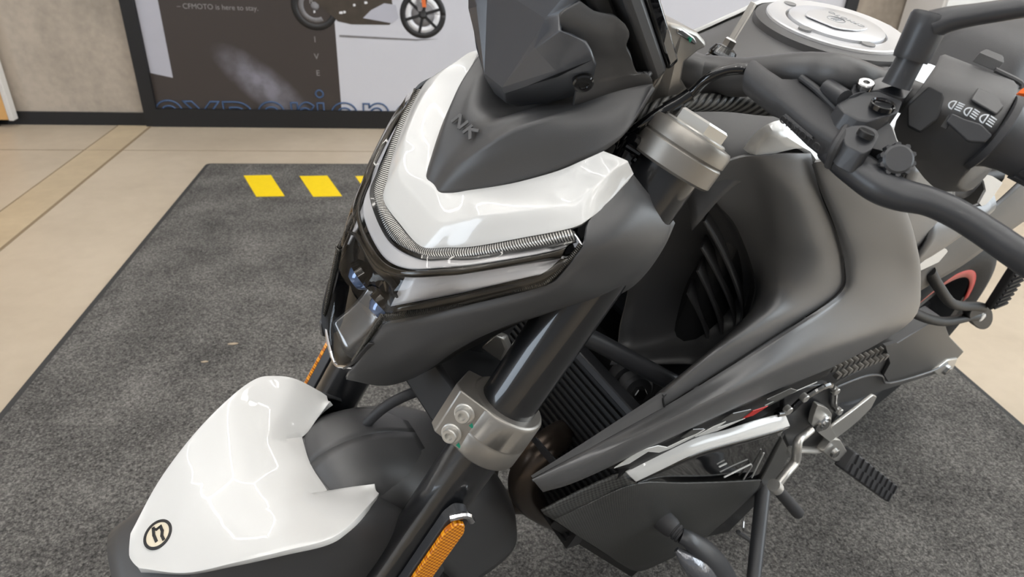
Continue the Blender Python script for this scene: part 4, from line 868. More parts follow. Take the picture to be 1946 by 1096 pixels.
c_ = lambda R_: sum((V(p) for p in R_), V((0, 0, 0))) / len(R_)
mids[0] = [tuple(V(p).lerp(c_(Ra), 0.05)) for p in mids[0]]; mids[4] = [tuple(V(p).lerp(c_(Rb), 0.05)) for p in mids[4]]
rings = [spline(r, 3, closed=True) for r in mids]; m_ = len(rings[0])
x.add([p for r in rings for p in r], [(i * m_ + k, i * m_ + (k + 1) % m_, (i + 1) * m_ + (k + 1) % m_, (i + 1) * m_ + k) for i in range(4) for k in range(m_)] + [tuple(reversed(range(m_))), tuple(4 * m_ + k for k in range(m_))])
sw = part('switch_housing', x, 'black', sharp=40)
x = MB(); slab(x, corner_round([(0.9775,0.2376,1.0394), (0.9660,0.2333,1.0443), (0.9570,0.2514,1.0424), (0.9720,0.2542,1.0363)], 0.1, 3), (0.0012, 0.0, 0.0014)); part('raised_pad', x, 'black', sw, bevel=0.0008)
x = MB(); slab(x, corner_round([(0.9920,0.2370,1.0258), (0.9880,0.2360,1.0306), (0.9860,0.2439,1.0301), (0.9800,0.2522,1.0300), (0.9760,0.2600,1.0258), (0.9800,0.2600,1.0211), (0.9860,0.2531,1.0189)], 0.2, 3), (0.0045, 0.001, 0.002)); lab(part('beam_switch', x, 'satin', sw, bevel=0.0018), 'dark rocker switch')
x = MB(); slab(x, [(0.9935,0.2362,1.0226), (0.9885,0.2348,1.0301), (0.9880,0.2377,1.0303), (0.9930,0.2398,1.0225)], (0.001, 0, 0.0004)); part('switch_slot', x, 'dark', sw)
x = MB(); slab(x, corner_round([(0.9905,0.2157,1.0399), (0.9870,0.2240,1.0387), (0.9880,0.2269,1.0367), (0.9950,0.2331,1.0254), (0.9985,0.2295,1.0145), (0.9995,0.2201,1.0147), (0.9985,0.2130,1.0256)], 0.15, 3), (0.0022, 0.0, 0.0016)); part('housing_panel', x, 'dark', sw, bevel=0.001)
x = MB(); slab(x, corner_round([(0.9500,0.2149,1.0539), (0.9440,0.2157,1.0562), (0.9380,0.2252,1.0550), (0.9420,0.2296,1.0520)], 0.2, 3), (-0.003, 0.0, 0.006)); part('trigger', x, 'black', sw, bevel=0.001)
x = MB(); tube(x, [(0.9430,0.2282,1.0532), (0.9360,0.2436,1.0506), (0.9360,0.2467,1.0474)], 0.0018, 8, n=3); part('housing_seam', x, 'black', sw)
def icon(p, s_, low):
    o = V(p); xa = (V((0.9775,0.2531,1.0336)) - V((0.9840,0.2337,1.0346))).normalized(); ya = V((0.9775,0.2305,1.0407)) - V((0.9840,0.2341,1.0339)); ya = (ya - xa * ya.dot(xa)).normalized(); nz = xa.cross(ya)
    if nz.x < 0: nz = -nz
    o = o + nz * 0.0012
    mm = MB(); n = 10; ring = []
    for k in range(n + 1):
        a = math.pi / 2 + math.pi * k / n
        for r in (0.0030, 0.0039): ring.append(o + xa * math.cos(a) * r * s_ + ya * math.sin(a) * r * s_)
    mm.add(ring, [(2 * k, 2 * k + 1, 2 * k + 3, 2 * k + 2) for k in range(n)])
    mm.add([o + ya * y * s_ + xa * xx * s_ for y in (-0.0039, 0.0039) for xx in (-0.0004, 0.0005)], [(0, 1, 3, 2)])
    for k in range(4):
        y = -0.0030 + 0.0020 * k; e = -0.0010 if low else 0
        mm.add([o + xa * 0.0016 * s_ + ya * y * s_, o + xa * 0.0062 * s_ + ya * (y + e) * s_, o + xa * 0.0062 * s_ + ya * (y + 0.0009 + e) * s_, o + xa * 0.0016 * s_ + ya * (y + 0.0009) * s_], [(0, 1, 2, 3)])
    lab(part('beam_icon', mm, 'icon', sw, thick=0.0003), 'printed white headlight symbol')
icon((0.9855,0.2331,1.0345), 0.85, False); icon((0.9815,0.2421,1.0337), 0.85, True); icon((0.9785,0.2517,1.0331), 0.9, True)
x = MB(); slab(x, [(0.9890,0.2620,1.0559), (0.9920,0.2640,1.0581), (0.9936,0.2680,1.0597), (0.9896,0.2680,1.0569)], (-0.003, 0, 0.003)); lab(part('orange_button', x, 'orange', sw), 'orange button')
# grip with flange and ribs
g0, g1 = V((0.9535,0.2549,1.0202)), V((0.9215,0.3151,1.0095)); gd = (g1 - g0).normalized(); gl = 0.120
x = MB(); lathe(x, g0 - gd * 0.006, gd, [(0, 0.011), (0, 0.0255), (0.004, 0.0262), (0.006, 0.0225), (0.012, 0.0195), (0.020, 0.0178), (gl, 0.0172), (gl, 0)], 36); grip = part('grip', x, 'rubber')
for k in range(14):
    a = 2 * math.pi * k / 14; ux, uy, ud = frame_of(gd); r_ = ux * math.cos(a) + uy * math.sin(a); t_ = ud.cross(r_)
    x = MB(); o = g0 + gd * 0.022 + r_ * 0.0176
    slab(x, corner_round([o - t_ * 0.0022, o + t_ * 0.0022, o + t_ * 0.0022 + gd * 0.06, o - t_ * 0.0022 + gd * 0.06], 0.4, 2), r_ * 0.0014); part('grip_rib', x, 'rubber', grip)

# ---------------- tank
x = MB(); secs = [(1.005, [(0, .890), (.045, .886), (.080, .872), (.097, .850)]), (.975, [(0, .930), (.05, .926), (.086, .912), (.100, .893)]), (.92, [(0, .958), (.05, .954), (.088, .940), (.105, .915)]), (.86, [(0, .974), (.05, .970), (.086, .955), (.105, .93)]),
                  (.81, [(0, .982), (.05, .980), (.086, .970), (.105, .94)]), (.756, [(0, .986), (.05, .985), (.086, .980), (.105, .945)]), (.66, [(0, .976), (.05, .973), (.085, .960), (.105, .925)]), (.58, [(0, .935), (.05, .930), (.080, .912), (.095, .880)]), (.51, [(0, .872), (.04, .868), (.070, .850), (.082, .815)])]
grid(x, [fullrow([(u, v, w) for v, w in sec]) for u, sec in secs], 4, 5); tank = part('fuel_tank', x, 'black', thick=0.004, ref=(0.75, 0, 0.7))
# filler cap
cn = V((0.03, 0, 1)).normalized(); c0 = V((0.756, 0, 0.9860))
x = MB(); lathe(x, c0, cn, [(-0.006, 0.0845), (0.0005, 0.0835), (0.0030, 0.0765), (0.0035, 0.070)], 56); part('cap_gasket', x, 'black', tank)
x = MB(); lathe(x, c0, cn, [(0.002, 0.0735), (0.0055, 0.073), (0.0066, 0.0715), (0.0052, 0.053), (0.002, 0.052)], 64); capr = part('cap_ring', x, 'capsilver', tank)
x = MB(); lathe(x, c0, cn, [(0.001, 0.0505), (0.0072, 0.0500), (0.0085, 0.0480), (0.0092, 0.030), (0.0095, 0)], 56); part('filler_cap', x, 'capsilver', tank)
x = MB(); lathe(x, c0, cn, [(0.0008, 0.0525), (0.0015, 0.0525), (0.0015, 0.0500), (0.0008, 0.0500)], 48); part('cap_groove', x, 'dark', tank)
out = [c0 + cn * 0.0092 + V((a, b, 0)) for a, b in ((0.030, 0.020), (0.034, -0.018), (0.012, -0.030), (-0.020, -0.024), (-0.030, 0.0), (-0.020, 0.026), (0.008, 0.030))]
x = MB(); slab(x, corner_round(out, 0.3, 4), cn * 0.0016); part('key_flap', x, 'capsilver', tank, bevel=0.0008)
for p in ((0.8159,0.0051,0.9915), (0.7749,0.0527,0.9915), (0.7577,-0.0613,0.9915), (0.6837,0.0143,0.9915), (0.708, -0.040, 0.9915)):
    p = V(p) - cn * 0.0015
    x = MB(); lathe(x, p, cn, [(0, 0.0068), (0.0026, 0.0068), (0.0026, 0)], 18); part('cap_bolt', x, 'dotgrey', tank)
x = MB(); lathe(x, c0 + V((0.004, 0, 0.0106)), cn, [(0, 0.0098), (0.0006, 0.0098), (0.0006, 0.0088), (0, 0.0088)], 32); part('cap_mark', x, 'engrave', tank)
for y_ in (-0.003, 0.0, 0.003):
    x = MB(); box(x, c0 + V((0.004, y_, 0.0110)), (0.005, 0, 0), (0, 0.0006, 0), (0, 0, 0.0003)); part('cap_mark', x, 'engrave', tank)
textmesh('cap_lettering', 'CFMOTO', 0.010, 'engrave', tank, basis(c0 + V((-0.016, 0.024, 0.0109)), (0, -1, 0), (1, 0, 0)), extrude=0.0002, spacing=1.15)
# white side strips and black knee panels
for s in (1, -1):
    q = lambda p: p if s > 0 else mir(p)
    x = MB(); rows = [[(0.9775,0.0960,0.9296), (0.9740,0.0990,0.9456), (0.9623,0.1040,0.9574), (.90, .093, .950), (.86, .090, .960), (.81, .089, .976), (.756, .089, .988), (.66, .089, .968), (.58, .084, .916), (.50, .078, .845)],
                      [(0.9757,0.1000,0.9282), (0.9715,0.1060,0.9397), (0.9573,0.1130,0.9499), (.895, .112, .935), (.85, .113, .944), (.80, .114, .950), (.75, .115, .950), (.655, .114, .930), (.575, .108, .880), (.495, .098, .818)],
                      [(0.9728,0.1030,0.9270), (0.9674,0.1090,0.9269), (0.9277,0.1210,0.9359), (.885, .122, .912), (.84, .126, .912), (.79, .130, .908), (.73, .134, .898), (.65, .133, .878), (.57, .127, .838), (.49, .117, .788)]]
    grid(x, [[q(p) for p in r] for r in rows], 4, 4); lab(part('tank_side_panel', x, 'white', tank, thick=0.004, bevel=0.001, ref=(0.75, 0, 0.8)), 'white strip along the side of the tank')
    x = MB(); rows = [[(.73, .134, .893), (.65, .133, .873), (.57, .126, .834), (.50, .117, .792)],
                      [(.73, .139, .855), (.65, .138, .836), (.57, .130, .80), (.50, .121, .765)],
                      [(.73, .137, .79), (.65, .138, .775), (.57, .133, .752), (.50, .126, .735)],
                      [(.73, .125, .722), (.65, .128, .712), (.57, .128, .705), (.50, .126, .700)]]
    grid(x, [[q(p) for p in r] for r in rows], 3, 4); part('knee_panel', x, 'paintblack', tank, thick=0.003, ref=(0.75, 0, 0.75))
    # rear side: frame cover, white inserts, tail panel
    x = MB(); rows = [[(.56, .120, .785), (.50, .122, .78), (.44, .124, .775), (.38, .122, .78)], [(.56, .136, .755), (.50, .138, .752), (.44, .138, .755), (.38, .134, .765)], [(.56, .136, .715), (.50, .136, .715), (.44, .134, .728), (.38, .130, .745)], [(0.5142,0.1280,0.6861), (0.4901,0.1280,0.7037), (0.4563,0.1270,0.7211), (0.4193,0.1260,0.7361)]]
    grid(x, [[q(p) for p in r] for r in rows], 3, 4); part('frame_cover', x, 'paintblack', thick=0.003, ref=(0.5, 0, 0.7))
    x = MB(); slab(x, [q(p) for p in ((0.4367,0.1280,0.7801), (0.4087,0.1280,0.7671), (0.4006,0.1280,0.7830), (0.4009,0.1280,0.8062), (0.4481,0.1260,0.8237), (0.5054,0.1240,0.8395), (0.4686,0.1260,0.8202), (0.4405,0.1270,0.8006))], (0, -0.003 * s, 0)); lab(part('tail_insert', x, 'white'), 'curved white insert beside the seat')
    x = MB(); slab(x, corner_round([q(p) for p in ((0.5224,0.1340,0.7025), (0.4869,0.1340,0.7223), (0.4619,0.1340,0.7126), (0.4489,0.1340,0.7048), (0.4589,0.1350,0.6892), (0.5058,0.1350,0.6873), (0.5266,0.1350,0.6886))], 0.15, 3), (0, -0.003 * s, 0)); lab(part('side_insert', x, 'white'), 'small white insert under the frame cover')
    x = MB(); rows = [[(0.4859,0.1180,0.6223), (0.4803,0.1220,0.6835), (0.4079,0.1200,0.7295), (0.3308,0.1180,0.7482), (0.2720,0.1150,0.7856), (0.1556,0.1000,0.8179)], [(0.4847,0.1240,0.5952), (0.4617,0.1280,0.6551), (0.3640,0.1250,0.6835), (0.2866,0.1220,0.7072), (0.2055,0.1180,0.7336), (0.0756,0.1050,0.7596)], [(0.4643,0.1160,0.5705), (0.3958,0.1200,0.6035), (0.2679,0.1160,0.6149), (0.1762,0.1120,0.6365), (0.0752,0.1080,0.6566), (-0.0939,0.0950,0.6676)]]
    grid(x, [[q(p) for p in r] for r in rows], 4, 4); part('tail_panel', x, 'black', thick=0.003, ref=(0.3, 0, 0.7))
# seat
x = MB(); secs = [(.53, [(0, .845), (.05, .840), (.085, .822), (.10, .79)]), (.46, [(0, .850), (.055, .846), (.095, .825), (.115, .785)]), (.425, [(0, .885), (.05, .880), (.085, .85), (.112, .80)]), (.40, [(0, .930), (.045, .925), (.075, .89), (.105, .82)]), (.375, [(0, .958), (.045, .952), (.072, .91), (.10, .83)]), (.31, [(0, .972), (.045, .966), (.072, .93), (.095, .84)]), (.16, [(0, .975), (.045, .97), (.07, .935), (.09, .85)]), (.02, [(0, .970), (.04, .965), (.06, .93), (.07, .86)])]
grid(x, [fullrow([(u, v, w) for v, w in sec]) for u, sec in secs], 4, 4); seat = part('seat', x, 'seat', thick=0.01, ref=(0.3, 0, 0.7))
# inner structure that closes the view under tank and seat
x = MB(); box(x, (0.74, 0, 0.70), (0.16, 0, 0), (0, 0.075, 0), (0, 0, 0.11)); part('air_box', x, 'dark', bevel=0.02)
x = MB(); box(x, (0.36, 0, 0.72), (0.18, 0, 0.02), (0, 0.07, 0), (0, 0, 0.05)); part('under_tray', x, 'dark', bevel=0.01)
x = MB(); box(x, (0.78, 0, 0.44), (0.17, 0, 0), (0, 0.10, 0), (0, 0, 0.15)); eng = part('engine_block', x, 'dark', bevel=0.02)
x = MB(); lathe(x, (0.70, 0.06, 0.40), (0, 1, 0), [(0, 0.10), (0.065, 0.10), (0.075, 0.09), (0.078, 0)], 40); part('engine_cover', x, 'dark', eng)

# ---------------- side shrouds
for s in (1, -1):
    q = lambda p: p if s > 0 else mir(p)
    x = MB(); rows = [[(0.9201,0.1300,0.9237), (0.9007,0.1400,0.8970), (0.8473,0.1480,0.8454), (0.7949,0.1530,0.7887), (0.7784,0.1570,0.7508), (0.8493,0.1600,0.7315), (0.9149,0.1580,0.7071), (1.0128,0.1500,0.6648), (1.0999,0.1420,0.6352), (1.1609,0.1360,0.6157)],
        [(0.9218,0.1340,0.9283), (0.8987,0.1450,0.9013), (0.8397,0.1540,0.8475), (0.7743,0.1590,0.7843), (0.7626,0.1640,0.7402), (0.8460,0.1670,0.7285), (0.9138,0.1640,0.7051), (1.0145,0.1560,0.6663), (1.1021,0.1470,0.6365), (1.1612,0.1380,0.6168)],
        [(0.9043,0.1410,0.9314), (0.8550,0.1540,0.8982), (0.7701,0.1630,0.8368), (0.6765,0.1680,0.7508), (0.6691,0.1780,0.6904), (0.8023,0.1840,0.6968), (0.9066,0.1800,0.6908), (1.0223,0.1690,0.6680), (1.1041,0.1520,0.6301), (1.1577,0.1400,0.6118)],
        [(0.8523,0.1470,0.9272), (0.7921,0.1600,0.8834), (0.7139,0.1680,0.8194), (0.6226,0.1720,0.7352), (0.5731,0.1760,0.6555), (0.7208,0.1780,0.6401), (0.8631,0.1730,0.6431), (0.9991,0.1630,0.6273), (1.1025,0.1510,0.6038), (1.1481,0.1390,0.5951)],
        [(0.8352,0.1430,0.9206), (0.7699,0.1550,0.8746), (0.6901,0.1630,0.8094), (0.5928,0.1660,0.7208), (0.5244,0.1680,0.6264), (0.6780,0.1690,0.6077), (0.8327,0.1640,0.6138), (0.9804,0.1550,0.6012), (1.0949,0.1450,0.5838), (1.1356,0.1340,0.5735)]]
    grid(x, [[q(p) for p in r] for r in rows], 5, 5); shr = part('side_shroud', x, 'paintblack', thick=0.003, bevel=0.001, ref=(0.85, 0, 0.7))
    x = MB(); rows = [[(0.9206,0.1250,0.9315), (0.8963,0.1370,0.8944), (0.8424,0.1450,0.8422), (0.7896,0.1500,0.7850), (0.7738,0.1540,0.7477), (0.8451,0.1570,0.7282), (0.9112,0.1550,0.7035), (1.0098,0.1480,0.6619)],
        [(0.9456,0.1200,0.9327), (0.9282,0.1320,0.8976), (0.8869,0.1400,0.8496), (0.8456,0.1450,0.8008), (0.8362,0.1500,0.7592), (0.8899,0.1520,0.7416), (0.9461,0.1500,0.7194), (1.0094,0.1440,0.6699)],
        [(0.9683,0.1110,0.9294), (0.9515,0.1210,0.9038), (0.9131,0.1290,0.8547), (0.8733,0.1330,0.8019), (0.8722,0.1390,0.7621), (0.9121,0.1420,0.7411), (0.9604,0.1430,0.7180), (1.0102,0.1400,0.6736)],
        [(0.9821,0.0990,0.9230), (0.9594,0.1050,0.8948), (0.9191,0.1100,0.8447), (0.8808,0.1130,0.7893), (0.8690,0.1180,0.7458), (0.8986,0.1250,0.7193), (0.9527,0.1320,0.6975), (1.0059,0.1330,0.6676)],
        [(1.0068,0.0840,0.9032), (0.9690,0.0880,0.8665), (0.9263,0.0900,0.8319), (0.8689,0.0940,0.7670), (0.8436,0.0990,0.7233), (0.8580,0.1090,0.6764), (0.9339,0.1210,0.6643), (0.9985,0.1260,0.6518)]]
    grid(x, [[q(p) for p in r] for r in rows], 5, 5); part('tank_cover', x, 'paintblack', thick=0.003, bevel=0.001, ref=(0.75, 0, 0.7))
    x = MB(); slab(x, [q(p) for p in ((1.0119,0.1495,0.6638), (1.0115,0.1440,0.6751), (0.9948,0.1400,0.6769), (1.0932,0.1360,0.6353), (1.1576,0.1340,0.6128), (1.0999,0.1420,0.6352))], (0, -0.003 * s, 0.0)); part('shroud_inner_edge', x, 'paintblack', shr)
    x = MB(); tube(x, [q((1.0123,0.1505,0.6642)), q((1.0138,0.1455,0.6737)), q((1.0060,0.1420,0.6736))], 0.0010, 6, n=3); part('panel_seam', x, 'dark', shr)
    # intake surround, slats
    x = MB(); rows = [[(1.0011,0.0800,0.8999), (0.9613,0.0830,0.8617), (0.9178,0.0850,0.8266), (0.8595,0.0890,0.7606), (0.8337,0.0940,0.7161), (0.8479,0.1040,0.6682), (0.9266,0.1170,0.6573)],
        [(0.9809,0.0660,0.8798), (0.9484,0.0680,0.8466), (0.9084,0.0700,0.8077), (0.8543,0.0730,0.7449), (0.8291,0.0770,0.7002), (0.8421,0.0880,0.6581), (0.9148,0.1000,0.6403)],
        [(0.9760,0.0500,0.8486), (0.9524,0.0480,0.8168), (0.9230,0.0460,0.7740), (0.8991,0.0460,0.7222), (0.8941,0.0500,0.6831), (0.8987,0.0600,0.6414), (0.9555,0.0800,0.6385)],
        [(0.9948,0.0300,0.8148), (0.9891,0.0300,0.7800), (0.9800,0.0300,0.7344), (0.9733,0.0300,0.6934), (0.9760,0.0350,0.6658), (0.9804,0.0450,0.6422), (1.0042,0.0600,0.6401)]]
    grid(x, [[q(p) for p in r] for r in rows], 4, 4); intake = part('intake', x, 'black', thick=0.003, ref=(0.6, 0, 0.7))
    for pts in ([(0.9639,0.0790,0.8397), (0.9269,0.0830,0.8010), (0.8803,0.0870,0.7479), (0.8414,0.0920,0.6956), (0.8338,0.0960,0.6707)],
                [(0.9458,0.0760,0.8010), (0.9106,0.0800,0.7627), (0.8708,0.0850,0.7161), (0.8393,0.0900,0.6719), (0.8385,0.0960,0.6477)],
                [(0.9358,0.0730,0.7648), (0.9015,0.0770,0.7236), (0.8706,0.0830,0.6814), (0.8468,0.0900,0.6393), (0.8506,0.0950,0.6252)],
                [(0.9310,0.0700,0.7291), (0.9011,0.0740,0.6929), (0.8741,0.0800,0.6543), (0.8543,0.0880,0.6127), (0.8672,0.0950,0.6088)]):
        x = MB(); P = [V(q(p)) for p in pts]; bk2 = [p + V((-0.030, -0.020 * s, -0.004)) for p in P]
        grid(x, [[tuple(p) for p in P], [tuple(p) for p in bk2]], 5, 3); part('slat', x, 'black', intake, thick=0.003, bevel=0.0008)
    # glossy decal strip under the shroud, with the letter shapes
    x = MB(); rows = [[(0.6913,0.1680,0.6084), (0.7370,0.1670,0.6106), (0.8327,0.1640,0.6138), (0.9823,0.1560,0.6034), (1.0672,0.1480,0.5897)], [(0.6897,0.1660,0.5948), (0.7215,0.1650,0.5927), (0.8157,0.1620,0.5900), (0.9373,0.1560,0.5879), (1.0270,0.1470,0.5634)], [(0.6943,0.1670,0.5866), (0.7190,0.1650,0.5815), (0.7954,0.1580,0.5646), (0.9017,0.1480,0.5489), (1.0072,0.1420,0.5427)]]
    grid(x, [[q(p) for p in r] for r in rows], 4, 3); dec = part('decal_strip', x, 'dark', thick=0.002, ref=(0.85, 0, 0.8))
    def dpoly(pts, m, lb=None):
        y = MB(); slab(y, [q(p) for p in pts], (0.0004, 0.0008 * s, -0.0004)); o = part('decal_shape', y, m, dec)
        if lb: lab(o, lb)
    if s > 0:
        dpoly([(1.0575,0.1515,0.5900), (1.0290,0.1545,0.6075), (1.0023,0.1565,0.6028), (0.9842,0.1575,0.5904), (0.9299,0.1615,0.5972), (0.9399,0.1600,0.5900), (0.9753,0.1575,0.5841), (0.9929,0.1560,0.5846), (1.0138,0.1550,0.5974), (1.0362,0.1530,0.5870)], 'decal_white', 'angular pale grey letter shapes')
        dpoly([(0.9395,0.1595,0.5867), (0.9140,0.1620,0.5946), (0.8965,0.1640,0.5966), (0.9060,0.1625,0.5879), (0.8607,0.1655,0.5836), (0.8579,0.1660,0.5842), (0.9012,0.1620,0.5795)], 'decal_white')
        dpoly([(0.8611,0.1652,0.5850), (0.8515,0.1672,0.5963), (0.8241,0.1692,0.5936), (0.8434,0.1668,0.5832)], 'red', 'red flash in the decal')
        dpoly([(0.9073,0.1640,0.6041), (0.8950,0.1660,0.6124), (0.8596,0.1675,0.6033), (0.8718,0.1645,0.5861)], 'decal_grey')
        dpoly([(0.8395,0.1700,0.6141), (0.8003,0.1730,0.6183), (0.7794,0.1730,0.6049), (0.8146,0.1700,0.5983)], 'decal_grey')
        dpoly([(0.9683,0.1590,0.6010), (0.9558,0.1612,0.6108), (0.9340,0.1620,0.6010), (0.9511,0.1590,0.5914)], 'decal_grey')
        x2 = MB(); tube(x2, [(0.7416,0.1755,0.6048), (0.7949,0.1700,0.5981), (0.8265,0.1670,0.5925)], 0.0007, 5, n=3); part('decal_line', x2, 'decal_white', dec)

# ---------------- radiator, pipes, frame tubes seen behind the fork
x = MB(); slab(x, [(.990, .135, .592), (.990, -.135, .592), (1.060, -.135, .40), (1.060, .135, .40)], (-0.022, 0, -0.008)); rad = part('radiator', x, 'poster_black')
for k in range(22):
    t = k / 22
    y = MB(); c0 = V((.992, 0, .588)).lerp(V((1.062, 0, .402)), t); box(y, c0 + V((0.002, 0, 0)), (0, 0.13, 0), (0.0005, 0, -0.0012), (0.0020, 0, 0.0008)); part('radiator_fin', y, 'dark', rad)
x = MB(); box(x, (.990, 0, .597), (0.010, 0, 0.003), (0, 0.14, 0), (-0.002, 0, 0.005)); part('radiator_tank', x, 'satin', rad, bevel=0.002)
x = MB(); tube(x, [(1.0484,0.0300,0.6800), (1.0242,0.0450,0.6700), (0.9804,0.0750,0.6450), (0.9348,0.1050,0.6193), (0.8809,0.1200,0.5824)], 0.011, 16, n=3); part('frame_tube', x, 'satin')
x = MB(); c0 = V((0.9627,0.0850,0.5936)); ax_ = V((0.25, 0.9, 0.3)); lathe(x, c0 - ax_.normalized() * 0.05, ax_, [(0, 0.018), (0.012, 0.021), (0.02, 0.021), (0.022, 0.016), (0.028, 0.016), (0.030, 0.022), (0.042, 0.022), (0.046, 0.018), (0.046, 0)], 32); mnt = part('engine_mount', x, 'rubber')
x = MB(); lathe(x, c0 - ax_.normalized() * 0.005, ax_, [(0, 0.009), (0.007, 0.009), (0.008, 0.008), (0.008, 0)], 6); part('mount_bolt', x, 'steel', mnt, sharp=20)
x = MB(); tube(x, [(0.97, 0.02, 0.47), (1.0611,0.0550,0.5165), (1.0884,0.0620,0.5047), (1.0949,0.0660,0.4709), (1.0679,0.0660,0.4120), (0.9976,0.0600,0.3140), (0.93, 0.03, 0.20)], 0.019, 20, n=5); part('exhaust_pipe', x, 'header')
x = MB(); tube(x, [(0.97, -0.03, 0.47), (1.05, -0.03, 0.46), (1.075, -0.03, 0.38), (1.05, -0.03, 0.28), (0.93, -0.03, 0.18)], 0.019, 20, n=5); part('exhaust_pipe', x, 'header')
x = MB(); slab(x, [(1.0861,0.0500,0.5369), (1.0902,0.0600,0.5528), (1.0905,0.1000,0.5575), (1.0869,0.0950,0.5390), (1.0845,0.0700,0.5312), (1.0740,0.0600,0.4870)], (-0.003, 0, -0.002)); part('bracket', x, 'satin')
# brake hose, clip, horn bracket between the fork legs
x = MB(); tube(x, [(1.1867,0.0200,0.6726), (1.1942,0.0120,0.6456), (1.2067,0.0000,0.6308), (1.2262,-0.0050,0.6248), (1.2453,-0.0100,0.6136), (1.2593,-0.0150,0.5962), (1.2736,-0.0200,0.5714)], 0.0058, 12, n=4); part('brake_hose', x, 'rubber')
x = MB(); slab(x, corner_round([(1.2236,0.0120,0.6716), (1.2048,0.0200,0.6804), (1.1927,0.0220,0.6614), (1.1863,0.0180,0.6364), (1.2078,0.0100,0.6416)], 0.2, 3), (-0.012, -0.008, -0.002)); part('hose_clip', x, 'gloss', bevel=0.002)
x = MB(); slab(x, [(1.1817,0.0450,0.7215), (1.1765,0.0550,0.7447), (1.1675,0.0580,0.7396), (1.1600,0.0580,0.7232), (1.1575,0.0500,0.6969)], (-0.01, -0.006, -0.002)); part('stem_bracket', x, 'silver', bevel=0.002)

